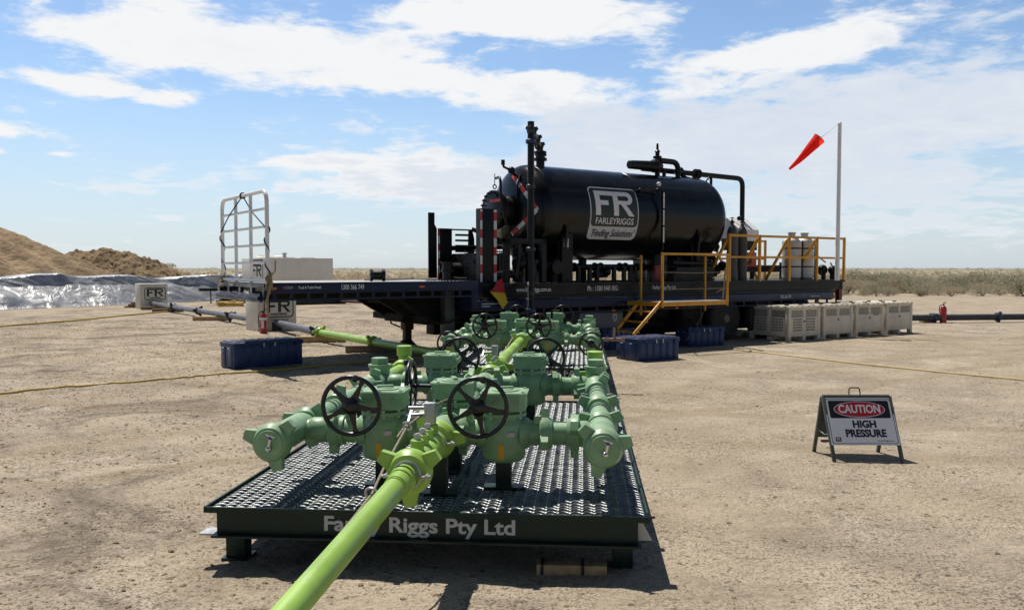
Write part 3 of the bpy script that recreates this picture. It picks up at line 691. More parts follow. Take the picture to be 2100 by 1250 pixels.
mb.lathe(q0 + dd*.03, dd, [(0,.064),(.05,.068),(.10,.066),(.105,.060),(.16,.060),(.165,.055)],28); mb.torus(q0+dd*.205, dd,.0555,.0035,28,6); mb.out('weld_collar','lime',front_pipe)
sp = [mworld(1.237,3.84,PZ), mworld(1.237,4.4,PZ+.02), mworld(1.237,7.1,PZ)]
pipe_thing('lime_pipe','lime green pipe spool joining the two manifolds along their middle',sp,.058,'lime',nuts=((1.985,.6),))
for x, lb in ((.315,'left'),(2.19,'right')):
    r = thing('lime_elbow',('lime green elbow with an upright stub behind the black wheels, above the blue case shadow' if lb == 'left' else 'lime green elbow with an upright stub nearest the blue cases'),'pipe elbow',mworld(x,2.95+.2,0),MYAW,'lime elbows on the manifold')
    L = .55 if lb == 'left' else .12
    mb = MB(); mb.bend([(0,0,PZ),(0,L+.12,PZ),(0,L+.12,PZ+.17)],.058,.09,18); mb.out('elbow_body','lime',r)
    mb = MB(); wing_nut(mb,(0,L-.02,PZ),(0,-1,0),r=.098,ang=.9); mb.out('union_nut','lime',r)
    mb = MB(); mb.lathe((0,L+.12,PZ+.12),(0,0,1),[(0,.058),(.01,.074),(.10,.074),(.105,.06)],24); mb.out('stub_cap','lime',r)
# restraint cable along the front pipe
cb = thing('safety_cable','thin brown wire safety cable lying along the long lime pipe','cable',(a0.x,a0.y,0))
q = [Vector((0,.62,.84)),Vector((-.07,.45,.80)),Vector((-.14,.05,.66)),Vector((-.17,-.12,.58)),Vector((-.20,-.40,.555)),Vector((-.30,-.80,.46)),Vector((-.50,-1.6,.31)),Vector((-.72,-2.4,.13)),Vector((-.9,-3.2,.03))]
mb = MB(); mb.tube(q,.0075,8); mb.out('cable_strand','cable',cb)
mb = MB(); mb.torus(q[3],(.3,.9,.3),.034,.007,22,6); mb.out('cable_loop','galv',cb)
mb = MB(); mb.torus(q[1],(.5,.7,.5),.026,.006,20,6); mb.out('cable_loop','galv',cb)
mb = MB(); mb.tube([q[2]+Vector((.0,.5,.06)),q[2]+Vector((.05,.95,.12)),Vector((.12,1.3,.83)),Vector((.2,1.7,.72))],.006,6); mb.out('cable_tail','cable',cb)
r = thing('safety_cable','thin wire safety cable lying along the pipe spool between the manifolds','cable',mworld(1.237,3.5,0),MYAW)
mb = MB(); mb.tube([(-.13,.2,.62),(-.10,.7,.60),(-.12,1.6,.56),(-.11,2.6,.60),(-.10,3.5,.66)],.011,6); mb.out('cable_strand','cable',r)
r = thing('timber_block','pale timber block with two dark straps under the front edge of the nearest skid','timber block',mworld(2.02,.0,-ZO),MYAW)
mb = MB(); mb.rng((-.19,.03,-.005),(.19,.14,.052),.004); mb.out('block','timber',r)
for x in (-.16,.06): mb = MB(); mb.rng((x-.008,.027,-.004),(x+.008,.143,.055)); mb.out('strap','ink',r)
# ================================================================== TRAILER  (local: x along its length, y away from the camera)
TY = R(34); TO = Vector((-3.89, 13.56, ZO)); TC, TS = math.cos(TY), math.sin(TY)
def tw_(u, v, z=0.0): return Vector((TO.x + u*TC - v*TS, TO.y + u*TS + v*TC, z + ZO))
NEAR = lambda u, z, d=0.0: FR((u, -d, z), (1,0,0), (0,0,1))
tr = thing('flatbed_trailer','long navy blue drop-deck trailer with a white headboard frame at its raised end','trailer',TO,TY)
mb = MB(); mb.rng((.03,.06,1.325),(3.85,2.59,1.362)); mb.out('deck','deck',tr)
mb = MB()
for v in (0.0, 2.59): mb.rng((0,v,1.19),(3.95,v+.06,1.366),.006)
mb.rng((-.03,.0,1.285),(.03,2.65,1.342)); mb.rng((-.03,.0,1.05),(.03,2.65,1.11)); [mb.rng((-.028,v,1.11),(.028,v+.10,1.285)) for v in (.002,.62,1.27,1.92,2.548)]; mb.rng((-.05,.15,1.06),(-.031,2.5,1.19)); mb.cyl((-.075,.1,1.12),(-.075,2.5,1.12),.035)
for k in range(9): u = .25+.45*k; mb.rng((u,.06,1.20),(u+.06,2.59,1.32)); 
for k in range(14):
    u = .12+.285*k; mb.rng((u,.005,1.10),(u+.045,.03,1.19))
mb.rng((.0,.003,1.075),(3.9,.04,1.105)); mb.rng((.0,2.61,1.075),(3.9,2.645,1.105))
mb.rng((3.80,.0,.80),(3.95,2.65,1.19),.006); mb.rng((3.95,.02,.80),(4.5,.06,1.0))
for v in (0.0, 2.59): mb.rng((3.95,v,.82),(14.5,v+.06,1.0),.006)
mb.rng((14.44,.06,.80),(14.5,2.59,1.0))
for k in range(24):
    u = 4.1+.44*k; mb.rng((u,.004,.745),(u+.05,.035,.82))
mb.rng((3.95,.002,.715),(14.5,.036,.745))
mb.out('side_rail','navy',tr)
mb = MB(); mb.rng((3.95,.06,.93),(14.44,2.59,.99)); mb.out('lower_deck','deck',tr)
mb = MB()
for v in (.78, 1.78):
    mb.prism([(.3,1.19),(.3,1.06),(2.3,1.02),(3.0,.62),(3.7,.50),(5.0,.50),(14.2,.52),(14.2,.92),(4.2,.92),(3.75,1.19)], FR((0,v+.09,0),(1,0,0),(0,0,1)), .09)
mb.rng((2.5,.87,.95),(3.6,1.70,1.0)); mb.rng((2.9,.30,.62),(3.06,2.3,.74))
for k in range(7): u = 5+1.4*k; mb.rng((u,.1,.74),(u+.08,2.55,.92))
mb.bar((2.5,.5,1.1),(3.1,.5,.66),.09,.06); mb.bar((2.5,2.1,1.1),(3.1,2.1,.66),.09,.06)
mb.rng((3.1,.5,.56),(5.1,2.2,.60)); mb.tube([(2.95,.4,.70),(3.2,.3,.62),(3.5,.32,.60),(3.75,.3,.70)],.018,6); mb.tube([(3.2,1.9,.95),(3.12,2.0,.72),(3.2,2.1,.5),(3.42,2.15,.42)],.018,6)
mb.out('chassis','chassis',tr)
for v in (.50, 2.15):
    mb = MB(); mb.rng((3.48,v-.10,.36),(3.68,v+.10,1.19),.006); mb.rng((3.51,v-.07,.06),(3.65,v+.07,.40),.004); mb.out('landing_leg','frame' if v < 1 else 'rustbrown',tr)
    mb = MB(); mb.lathe((3.57,v,.055-ZO),(0,0,1),[(0,.20),(.03,.22),(.07,.18),(.15,.10),(.17,.03)],20); mb.out('foot','chassis',[o for o in kids(tr) if o.name.startswith('landing_leg')][-1])
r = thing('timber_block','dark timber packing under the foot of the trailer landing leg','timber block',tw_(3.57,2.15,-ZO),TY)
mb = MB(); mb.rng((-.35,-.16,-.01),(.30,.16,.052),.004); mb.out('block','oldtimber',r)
# running gear
def wheel(u, v, parent):
    mb = MB(); mb.lathe((u,v,.452),(0,1,0),[(0,.29),(.012,.40),(.03,.465),(.06,.495),(.13,.502),(.20,.495),(.23,.465),(.248,.40),(.26,.29)],36)
    for k in (.09,.13,.17): mb.torus((u,v+k,.452),(0,1,0),.50,.006,36,4)
    wv = mb.out('wheel','rubber',parent)
    mb = MB(); mb.lathe((u,v+.01,.452),(0,1,0),[(.0,.292),(.0,.27),(.05,.25),(.07,.15),(.02,.14),(-.01,.09),(-.02,.0)],28)
    for k in range(10): a = k*PI/5; mb.cyl((u+.19*math.cos(a),v+.075,.452+.19*math.sin(a)),(u+.19*math.cos(a),v+.04,.452+.19*math.sin(a)),.015,n=6)
    mb.out('rim','rim',wv)
for u in (10.68, 12.0, 13.3):
    wheel(u,.08,tr); wheel(u,2.30,tr)
    mb = MB(); mb.cyl((u,.3,.5),(u,2.35,.5),.07); mb.rng((u-.5,.75,.56),(u+.5,.83,.62)); mb.out('axle','chassis',tr)
mb = MB(); mb.rng((9.86,.10,.12),(9.875,.72,.78)); mb.out('mud_flap','mudflap',tr)
mb = MB(); mb.rng((9.3,.12,.45),(9.7,.7,.72),.02); mb.cyl((8.1,.5,.62),(9.1,.5,.62),.17,n=18); mb.out('air_tank','chassis',tr)
mb = MB(); mb.rng((9.2,.80,.25),(14.2,1.45,.60),.02); mb.rng((10.12,1.46,.06),(14.2,1.88,.62),.02); mb.rng((4.2,2.15,.22),(9.6,2.5,.75),.02); mb.rng((7.7,.6,.30),(9.2,1.4,.7),.02); mb.rng((9.3,.78,.56),(14.3,.83,.80)); mb.rng((7.6,1.5,.02),(10.1,1.9,.80),.03); mb.rng((9.2,.84,.10),(9.5,1.5,.7),.03); mb.out('suspension_infill','chassis',tr)  # running gear plus added dark blocks, standing in for shade under the trailer
mb = MB(); mb.rng((6.35,.04,.33),(7.5,.55,.70),.012); tb = mb.out('toolbox','toolbox',tr)
for u in (6.55, 7.27):
    mb = MB(); mb.prism([(-.06,.075),(.06,.075),(.062,-.02),(.03,-.07),(0,-.085),(-.03,-.07),(-.062,-.02)],NEAR(u,.585,-.036),.003); em = mb.out('emblem','letter',tb)
    mb = MB(); mb.prism([(-.035,.05),(-.012,.05),(-.012,-.05),(-.03,-.04)],NEAR(u,.585,-.031),.003); mb.prism([(.012,.05),(.035,.05),(.03,-.04),(.012,-.05)],NEAR(u,.585,-.031),.003); mb.out('emblem_mark','toolbox',tb)
mb = MB(); mb.rng((4.1,.12,.36),(5.9,.5,.66),.01); mb.rng((2.75,.72,.60),(5.4,.76,.95)); mb.out('side_locker','chassis',tr)
mb = MB(); mb.rng((4.0,.55,.40),(5.8,.57,.47))
for k in range(30): u = 4.0+.06*k; mb.tube([(u,.56,.42),(u+.01,.55,.36),(u+.025,.55,.345),(u+.04,.55,.38)],.008,5)
mb.out('chain_rack','black',tr)
for u, z in ((.12,1.275),(2.78,1.275),(7.2,.73),(9.0,.735),(12.2,.73)):
    mb = MB(); mb.rng((u-.05,-.010,z-.018),(u+.05,.002,z+.018),.004); mb.out('marker_lamp','orange',tr)
txt('lettering','1300 366 749',.085,'letterwhite',tr,NEAR(1.47,1.28,.003),sx=.62,bold=.02,space=1.05)
txt('lettering','Truck & Trailer Rental',.045,'letterwhite',tr,NEAR(.72,1.285,.003),sx=.68)
txt('lettering','CRUX',.045,'letter',tr,NEAR(.38,1.285,.003),sx=.8,bold=0); mb = MB(); mb.rng((.49,-.004,1.262),(.495,-.001,1.31)); mb.rng((.275,-.004,1.27),(.32,-.001,1.30)); mb.out('lettering_mark','redpaint',tr)
txt('lettering','1300 366 749',.075,'letterwhite',tr,NEAR(12.62,.91,.003),sx=.7,bold=.0)
txt('lettering','Truck & Trailer Rental',.04,'letterwhite',tr,NEAR(13.75,.91,.003),sx=.7)
mb = MB(); mb.rng((4.02,-.004,.93),(4.42,-.001,.945)); mb.rng((4.02,-.004,.885),(4.2,-.001,.90)); mb.out('reflector','whitetape',tr)
# headboard
mb = MB(); v0, v1, zt = .06, 2.58, 2.83
mb.bend([(.05,v0,1.36),(.05,v0,zt),(.05,v1,zt),(.05,v1,1.36)],.034,.22,12,7)
for k in range(5):
    z = 1.40+.286*k; mb.cyl((.05,v0,z),(.05,v1,z),.021 if k else .03,n=10)
for k in (1,2): v = v0+(v1-v0)*k/3; mb.bar((.05,v,1.36),(.05,v,zt),.05,.05,.006,up=(1,0,0))
mb.out('headboard','white',tr)
cd = thing('tie_down_cord','dark tie-down cord strung from the top of the white headboard and wound round its posts','cord',TO,TY)
mb = MB(); mid = (.05,(v0+v1)/2,zt)
for s, v in ((-1, v0),(1, v1)):
    mb.tube([mid,(.0,(mid[1]+v)/2,2.53),(.02,v,2.25)],.011,6)
    pts = []
    for i in range(41):
        q = i/40; z = 2.25-.85*q; pts.append((.05+(.036+.012*math.sin(q*9))*math.cos(q*15+s),v+s*.0+(.038+.016*math.sin(q*7+1))*math.sin(q*15+s),z))
    mb.tube(pts,.012,6)
mb.torus(mid,(0,1,0),.045,.014,14,6); mb.out('cord','cord',cd)
for v, lb in ((0.03,'tan rope bundle knotted at the foot of the near headboard post and hanging down'),(2.6,'tan rope bundle knotted at the foot of the far headboard post')):
    rp = thing('rope_bundle',lb,'rope',tw_(.05,v,1.36),TY)
    mb = MB(); g = random.Random(5)
    for i in range(7):
        mb.tube([(g.uniform(-.05,.05),g.uniform(-.07,.0),.08+g.uniform(-.03,.1)),(g.uniform(-.08,.05),-.08+g.uniform(-.03,.03),.0),(g.uniform(-.08,.06),-.06,-.10),(g.uniform(-.04,.04),g.uniform(-.06,.0),.05)],.016,6)
    if v < 1:
        mb.tube([(0,-.08,0),(-.05,-.10,-.25),(-.03,-.07,-.55),(-.045,-.07,-.72)],.018,6); mb.tube([(.03,-.08,.05),(-.02,-.12,-.15),(-.09,-.10,-.32)],.014,6); mb.tube([(0,-.06,.08),(.09,-.07,.2),(.10,-.05,.36)],.013,6)
    mb.out('rope','rope',rp)
def deck_valve(name, label, u, v, z, s):
    r = thing(name,label,'pipe fitting',tw_(u,v,z),TY); mb = MB()
    mb.lathe((-.12*s,0,.11*s),(1,-.35,0),[(0,.11*s),(.03*s,.11*s),(.035*s,.075*s),(.05*s,.075*s),(.20*s,.085*s),(.21*s,.11*s),(.26*s,.11*s),(.26*s,.06*s)],20); mb.out('fitting_body','black',r)
    mb = MB(); wing_nut(mb,(-.10*s,0,.11*s),(1,-.35,0),r=.11*s,lug=.03*s,w_=.06*s); mb.out('union_nut','clampdark',r); return r
deck_valve('pipe_fitting','stubby black pipe fitting lying on the raised trailer deck near the white tank',2.33,.9,1.363,1.0)
r = thing('deck_valve','upright black valve with flanges standing on the raised trailer deck beside the mesh guard','valve',tw_(3.72,.75,1.363),TY)
mb = MB(); mb.lathe((0,0,0),(0,0,1),[(0,.13),(.03,.13),(.032,.09),(.16,.09),(.165,.12),(.19,.12),(.20,.10),(.33,.10),(.335,.13),(.36,.13)],18); mb.tube([(.05,0,.05),(.2,-.1,.03),(.35,-.12,.03)],.03,8); mb.out('valve_body','black',r)
hp = thing('deck_hose','pale hose lying along the raised trailer deck','hose',tw_(2.4,1.6,1.363),TY); mb = MB(); mb.tube([(0,0,.02),(.4,-.2,.02),(1.0,-.1,.03),(1.3,-.5,.03)],.02,6); mb.tube([(.5,.4,.02),(.9,.0,.03),(1.5,.1,.02)],.016,6); mb.out('hose_run','deck',hp)
ch = thing('deck_chain','dark chain laid along the raised trailer deck edge','chain',tw_(3.0,.25,1.363),TY); mb = MB()
for k in range(26): mb.torus((.0+.035*k,.02*math.sin(k*.6),.014),(0,(k%2)*1.0+.01,1-(k%2)),.017,.006,10,5)
mb.out('links','black',ch)

# ================================================================== TANK SKID ON THE TRAILER
SK0, SK1, SZ = 4.15, 15.0, 1.31
tk = thing('pressure_vessel','huge black horizontal pressure tank with a silver badge, on its black skid on the trailer','pressure tank',TO,TY)
RT, TZ, TV, UA, UB = .985, 2.755, 1.33, 5.9, 10.8
mb = MB(); pr = []
for k in range(13): a = R(90*k/12); pr.append((UA-.47*math.cos(a), RT*math.sin(a)))
pr[0] = (UA-.47, 0); pr += [(UA+.012,RT),(UA+.016,RT+.003),(UA+.05,RT+.003),(UA+.054,RT)]
pr += [(7.5,RT),(8.35,RT),(8.354,RT+.003),(8.39,RT+.003),(8.394,RT),(UB-.03,RT)]
for k in range(13): a = R(90*k/12); pr.append((UB+.47*math.sin(a), RT*math.cos(a)))
pr[-1] = (UB+.47, 0)
mb.lathe((0,TV,TZ),(1,0,0),pr,96,False); sh = mb.out('shell','tank',tk,30)
mb = MB()
mb.rng((SK0,.03,SZ-.06),(SK1,.16,SZ)); mb.rng((SK0,.10,1.06),(SK1,.12,SZ-.06)); mb.rng((SK0,.03,1.01),(SK1-.55,.16,1.06))
mb.rng((SK0,2.5,1.01),(SK1,2.62,SZ)); mb.rng((SK0,.16,1.02),(SK0+.1,2.5,SZ)); mb.rng((SK1-.12,.16,1.06),(SK1,2.5,SZ-.003)); mb.rng((SK0+.1,.16,SZ-.05),(SK0+2.2,2.5,SZ-.012)); mb.rng((10.5,.16,SZ-.05),(SK1-.12,2.5,SZ-.012))
for k in range(8): u = 4.8+1.2*k; mb.rng((u,.16,1.02),(u+.1,2.5,SZ-.06))
mb.out('skid_beam','black',tk)
for s, cp, u in (('www.farleyriggs.com.au',.085,5.27),('Ph : 1300 FAR RIG',.105,7.0),('Farley Riggs Pty Ltd',.085,8.72)):
    txt('lettering',s,cp,'letterwhite',tk,NEAR(u,1.185,-.097),sx=.74,bold=.025)
for u in (6.25, 10.05):
    mb = MB(); mb.prism([(-.8,SZ),(.8,SZ),(1.0,2.45),(.9,2.3),(.6,1.98),(.2,1.80),(-.2,1.80),(-.6,1.98),(-.9,2.3),(-1.0,2.45)],FR((u,TV,0),(0,1,0),(0,0,1)),.06)
    for v in (.5,1.0,1.66,2.12): mb.rng((u-.10,v,SZ),(u+.16,v+.03,1.95 if abs(v-1.3)<.5 else 2.15))
    mb.out('saddle','black',tk)
mb = MB(); mb.rng((6.2,.42,SZ),(6.47,.54,2.3)); mb.rng((6.44,.40,1.95),(6.47,.42,2.0)); mb.out('support_leg','black',tk)
mb = MB(); mb.rng((6.235,.413,2.02),(6.36,.418,2.2)); mb.out('data_plate','galv',tk)
# badge wrapped round the shell
def wrap(me, u, z, off):
    bm = bmesh.new(); bm.from_mesh(me); lim = max(abs(v.co.y) for v in bm.verts)
    k = -lim
    while k < lim:
        bmesh.ops.bisect_plane(bm, geom=bm.verts[:]+bm.edges[:]+bm.faces[:], plane_co=(0,k,0), plane_no=(0,1,0)); k += .05
    a0 = math.asin((z-TZ)/RT)
    for v in bm.verts:
        a = a0 + v.co.y/RT; rr = RT+off+v.co.z; v.co = (u+v.co.x, TV-rr*math.cos(a), TZ+rr*math.sin(a))
    bm.to_mesh(me); bm.free(); return me
def flat(poly, th=.002):
    mb = MB(); mb.prism(poly, Matrix(), th); me = bpy.data.meshes.new('panel'); bmesh.ops.recalc_face_normals(mb.bm, faces=mb.bm.faces[:]); mb.bm.to_mesh(me); mb.bm.free(); return me
BU, BZ = 7.53, 2.74
bd = link('badge', wrap(flat(rrect(1.33,1.14,.11)),BU,BZ,.003),'letter',tk)
link('badge_panel', wrap(flat(rrect(1.27,.82,.085,5,0,.135)),BU,BZ,.007),'inkgreen',bd)
def badge_text(s, cap, m, x, y, par, **kw):
    me = text_mesh(s, cap, th=.002, **kw); me.transform(Matrix.Translation((x,y,0))); return link('lettering',wrap(me,BU,BZ,.012),m,par)
def fr_mark(k=1.0, x=0.0, y=0.0):
    """joined F and R letters as flat polygons, about 1.0 wide and .5 high"""
    mb = MB(); z = Matrix.Translation((x,y,0)) @ Matrix.Diagonal((k,k,1,1))
    t = .105
    mb.prism([(-.50,.25),(-.50,-.25),(-.37,-.25),(-.37,-.045),(-.16,-.045),(-.16,.05),(-.37,.05),(-.37,.155),(-.03,.155),(-.03,-.25),(.10,-.25),(.10,.25)],z,.002)
    arc = [(.36+.13*math.cos(R(a)), .115+.135*math.sin(R(a))) for a in range(90,-91,-15)]; inn = [(.33+.055*math.cos(R(a)), .107+.05*math.sin(R(a))) for a in range(-90,91,15)]
    mb.prism([(.1005,.25)]+arc[:7]+inn[6:]+[(.1005,.157)],z,.002)
    mb.prism(arc[6:]+[(.1005,-.02),(.1005,.057)]+inn[:7],z,.002)
    mb.prism([(.17,-.0205),(.30,-.0205),(.52,-.25),(.37,-.25)],z,.002)
    bmesh.ops.recalc_face_normals(mb.bm, faces=mb.bm.faces[:])
    bmesh.ops.triangulate(mb.bm, faces=mb.bm.faces[:])
    me = bpy.data.meshes.new('mark'); mb.bm.to_mesh(me); mb.bm.free(); return me
link('lettering', wrap(fr_mark(1.04,-.005,.215),BU,BZ,.012),'letterwhite',bd)
badge_text('FARLEYRIGGS',.135,'letterwhite',0,-.165,bd,bold=.015,sx=.93)
badge_text("'Finding Solutions'",.165,'ink',0,-.425,bd,sx=.72,shear=.25,bold=.012)
# left end: manway, davit, dome fittings
mb = MB(); MZ = 2.78
mb.lathe((5.55,TV,MZ),(-1,0,0),[(0,.30),(.30,.30),(.31,.40),(.37,.40),(.375,.36),(.385,.40),(.45,.40),(.46,.385),(.47,.0)],40)
for k in range(20): a = k*PI/10; mb.cyl((5.27,TV+.355*math.cos(a),MZ+.355*math.sin(a)),(5.05,TV+.355*math.cos(a),MZ+.355*math.sin(a)),.022,n=6)
mb.out('manway','black',tk)
mb = MB(); mb.bend([(5.12,TV-.5,MZ-.3),(4.98,TV-.5,MZ+.2),(4.98,TV-.5,MZ+.62),(5.16,TV-.05,MZ+.64)],.028,.18,10); mb.cyl((5.10,TV-.1,MZ+.72),(5.10,TV-.1,MZ+.50),.008,n=6); mb.torus((5.10,TV-.1,MZ+.46),(0,1,0),.04,.012,14,6); mb.out('davit_arm','black',tk)
mb = MB(); mb.rng((4.94,TV-.55,MZ+.13),(4.95,TV-.15,MZ+.19)); mb.out('warning_label','redtape',tk)
mb = MB(); mb.cyl((5.65,1.25,3.48),(5.38,1.1,3.60),.035); mb.sphere((5.42,1.1,3.58),.075); mb.tube([(5.4,1.1,3.58),(5.2,1.05,3.63),(5.15,1.0,3.70)],.025,8); mb.cyl((5.15,1.0,3.66),(5.15,1.0,3.76),.04,n=10); mb.tube([(5.6,1.05,3.5),(5.5,.98,3.3),(5.45,.95,3.0)],.02,6); mb.out('dome_valve','black',tk)
def dome_pt(px, py):
    x = (px-1050)/F; y = (625-py)/F; d = Vector((x, math.cos(PITCH)+y*math.sin(PITCH), -math.sin(PITCH)+y*math.cos(PITCH)))
    L = Matrix.Rotation(-TY,3,'Z'); o = L @ (Vector((0,0,EYE))-TO); d = L @ d; best = None
    o2 = Vector(((o.x-UA)/.475,(o.y-TV)/(RT+.005),(o.z-TZ)/(RT+.005))); d2 = Vector((d.x/.475,d.y/(RT+.005),d.z/(RT+.005)))
    a, b_, c = d2.dot(d2), 2*o2.dot(d2), o2.dot(o2)-1; D = b_*b_-4*a*c
    if D >= 0:
        t = (-b_-math.sqrt(D))/(2*a); p = o+d*t
        if p.x <= UA: best = p
    if best is None:
        a, b_, c = d.y*d.y+d.z*d.z, 2*((o.y-TV)*d.y+(o.z-TZ)*d.z), (o.y-TV)**2+(o.z-TZ)**2-(RT+.005)**2; D = b_*b_-4*a*c
        if D < 0: return None
        best = o+d*((-b_-math.sqrt(D))/(2*a))
    return best
def tape(segs, wd, base_col, parent):
    """striped tape: one mesh per colour run along a poly-line on the dome"""
    P = []
    for (x0,y0),(x1,y1) in segs:
        n = max(2,int(math.hypot(x1-x0,y1-y0)/2.2))
        for i in range(n+1): 
            p = dome_pt(x0+(x1-x0)*i/n,y0+(y1-y0)*i/n)
            if p: P.append(p)
    mb = MB(); cur = 0; acc = 0.0
    for a, b_ in zip(P,P[1:]):
        if (b_-a).length < 1e-4 or (b_-a).length > .2: continue
        k = int(acc/.21)
        if k != cur: mb.out('hazard_stripe','whitetape' if cur%2 else 'redtape',parent); mb = MB(); cur = k
        nrm = Vector(((a.x-UA)/.22 if a.x<UA else 0,(a.y-TV),(a.z-TZ))).normalized(); mb.bar(a+nrm*.004,b_+nrm*.004,wd,.004,0,nrm); acc += (b_-a).length
    mb.out('hazard_stripe','whitetape' if cur%2 else 'redtape',parent)
tape([((1052,360),(1101,428)),((1101,430),(1050,480))],.085,0,tk)
# uprights with red and white tape
def upright(u, v, wd, z1, parent):
    mb = MB(); mb.rng((u,v,SZ-.2),(u+wd,v+.03,z1),.004); mb.rng((u,v+.03,SZ-.2),(u+.03,v+.16,z1)); mb.rng((u+wd-.03,v+.03,SZ-.2),(u+wd,v+.16,z1)); p = mb.out('bumper_post','black',parent)
    for x, w_, par in ((u-.004,.045,0),(u+wd-.062,.066,1)):
        mr, mw2 = MB(), MB(); k = 0; z = SZ+.03
        while z < z1-.05:
            zz = min(z+.165,z1-.02); (mr if k%2 else mw2).rng((x,v-.004,z),(x+w_,v-.001,zz)); k += 1; z = zz
        mr.out('red_tape','redtape',p); mw2.out('white_tape','whitetape',p)
upright(4.18,.30,.36,2.72,tk); 
mb = MB(); mb.prism([(4.16,SZ),(4.30,SZ),(4.30,2.75),(4.16,2.75)],FR((0,2.32,0),(1,0,0),(0,0,1)),.03); mb.prism([(4.30,SZ),(4.36,SZ),(4.36,2.42),(4.30,2.52)],FR((0,2.33,0),(1,0,0),(0,0,1)),.03); mb.rng((4.42,2.3,SZ),(4.72,2.36,2.43)); mb.rng((4.55,2.28,SZ),(4.58,2.3,2.43)); bp2 = mb.out('bumper_post','black',tk)
mr, mw2 = MB(), MB()
for k in range(7): z = SZ+.03+.155*k; (mw2 if k%2 else mr).rng((4.37,2.285,z),(4.42,2.29,z+.155))
mr.out('red_tape','redtape',bp2); mw2.out('white_tape','whitetape',bp2)
mb = MB(); mb.bar((4.72,2.33,2.41),(5.24,2.33,2.41),.03,.03)
for k in range(5): z = 2.30-.115*k; mb.bar((4.82,2.33,z),(5.2,2.33,z),.04,.045,.008)
mb.prism([(5.13,1.88),(5.28,1.88),(5.28,2.22),(5.23,2.40),(5.15,2.42)],FR((0,2.35,0),(1,0,0),(0,0,1)),.04); mb.cyl((4.72,2.33,2.02),(6.0,2.33,2.06),.055); mb.out('hose_rack','black',tk)
# mesh guard with its clutter
mb = MB(); 
for k in range(20): u = 4.2+.047*k; mb.rng((u,.9,SZ),(u+.008,.908,1.93))
for k in range(12): z = SZ+.052*k; mb.rng((4.2,.898,z),(5.15,.91,z+.008))
mb.bar((4.2,.9,1.93),(5.15,.9,1.93),.03,.03); mb.bar((5.15,.9,1.3),(5.15,.9,1.93),.03,.03); mb.out('mesh_guard','black',tk)
mb = MB(); mb.rng((4.65,1.2,SZ),(5.4,2.2,1.9),.02); mb.cyl((4.4,1.9,1.55),(5.0,1.9,1.55),.16,n=18); mb.cyl((4.6,.5,1.45),(5.2,.5,1.5),.08); mb.tube([(4.5,1.1,1.75),(4.7,1.0,1.6),(4.9,1.0,1.42),(5.2,1.0,1.4)],.025,8); mb.out('pump','black',tk)
mb = MB()
for u in (4.66,5.52): mb.rng((u,.18,SZ),(u+.11,.28,2.17)); mb.rng((u,1.0,SZ),(u+.11,1.1,2.17))
mb.rng((4.66,.18,2.07),(5.63,.28,2.17)); mb.rng((4.66,1.0,2.07),(5.63,1.1,2.17)); mb.bar((4.75,.23,2.1),(5.1,.9,1.35),.05,.05); mb.bar((5.1,.3,2.1),(5.0,.3,1.4),.04,.04); mb.bar((4.66,.3,2.12),(4.3,.8,2.35),.04,.08); mb.out('pump_frame','black',tk)
mb = MB(); mb.cyl((4.9,.6,1.4),(4.9,.6,1.9),.09); mb.cyl((5.3,.7,1.4),(5.3,.7,2.0),.11); mb.sphere((5.2,.5,1.7),.15); mb.cyl((5.7,.5,1.62),(6.2,.5,1.62),.12); mb.lathe((6.0,.34,1.62),(0,-1,0),[(0,.14),(.04,.14),(.05,.05)],16); mb.out('valve_cluster','black',tk)
# piping under the vessel between the saddles
mb = MB(); mb.cyl((6.5,.75,1.62),(9.9,.75,1.62),.065); 
for u in (6.75,7.05,7.25,7.72,8.0,8.18,8.32,8.75): mb.rng((u-.035,.55,SZ),(u+.035,.63,1.62))
for u in (6.85,7.4,8.1,8.6): mb.lathe((u-.1,.75,1.62),(1,0,0),[(0,.10),(.03,.10),(.04,.08),(.16,.08),(.17,.10),(.2,.10)],16)
mb.sphere((7.55,.62,1.52),.09); mb.cyl((7.15,.7,1.45),(7.6,.7,1.47),.07); mb.cyl((7.45,TV,1.2),(7.45,TV,1.85),.09); mb.cyl((9.5,TV,1.2),(9.5,TV,1.85),.13); mb.out('lower_piping','black',tk)
mb = MB(); mb.rng((9.7,.7,SZ),(10.6,2.2,1.86),.02); mb.rng((9.4,.4,SZ),(10.6,.5,1.62)); mb.cyl((9.2,.35,1.72),(10.5,.35,1.70),.05); mb.rng((9.9,.6,1.6),(10.5,1.6,1.9)); mb.out('underbody_box','black',tk)
mb = MB(); mb.rng((8.62,.28,SZ),(8.86,.36,1.66),.01); mb.out('red_panel','dullred',tk)
mb = MB(); mb.rng((8.72,.40,SZ),(9.1,.6,1.9),.01); mb.out('control_box','black',tk)
# sight gauge and its fittings on the near side
mb = MB(); mb.rng((8.80,.245,2.12),(8.86,.285,3.27)); mb.bar((8.83,.265,3.27),(8.83,.42,3.33),.03,.03); mb.bar((8.83,.265,2.1),(8.83,.5,2.08),.03,.03); mb.cyl((8.15,.46,3.26),(8.8,.42,3.30),.022,n=8); mb.sphere((8.8,.40,3.30),.045); mb.sphere((8.3,.42,3.28),.04); mb.bar((8.3,.4,3.26),(8.32,.36,3.18),.02,.02); mb.cyl((8.83,.265,2.1),(8.83,.3,1.75),.02,n=8); mb.bar((8.6,.42,2.0),(8.6,.3,1.95),.02,.02); ga = mb.out('sight_gauge','black',tk)
mb = MB(); mb.sphere((8.83,.40,3.43),.05); mb.out('float_cap','whitetape',ga)
mb = MB()
for k in range(3): mb.rng((8.812,.238,2.16+.37*k),(8.848,.243,2.49+.37*k))
mb.out('scale_strip','whitetape',ga)
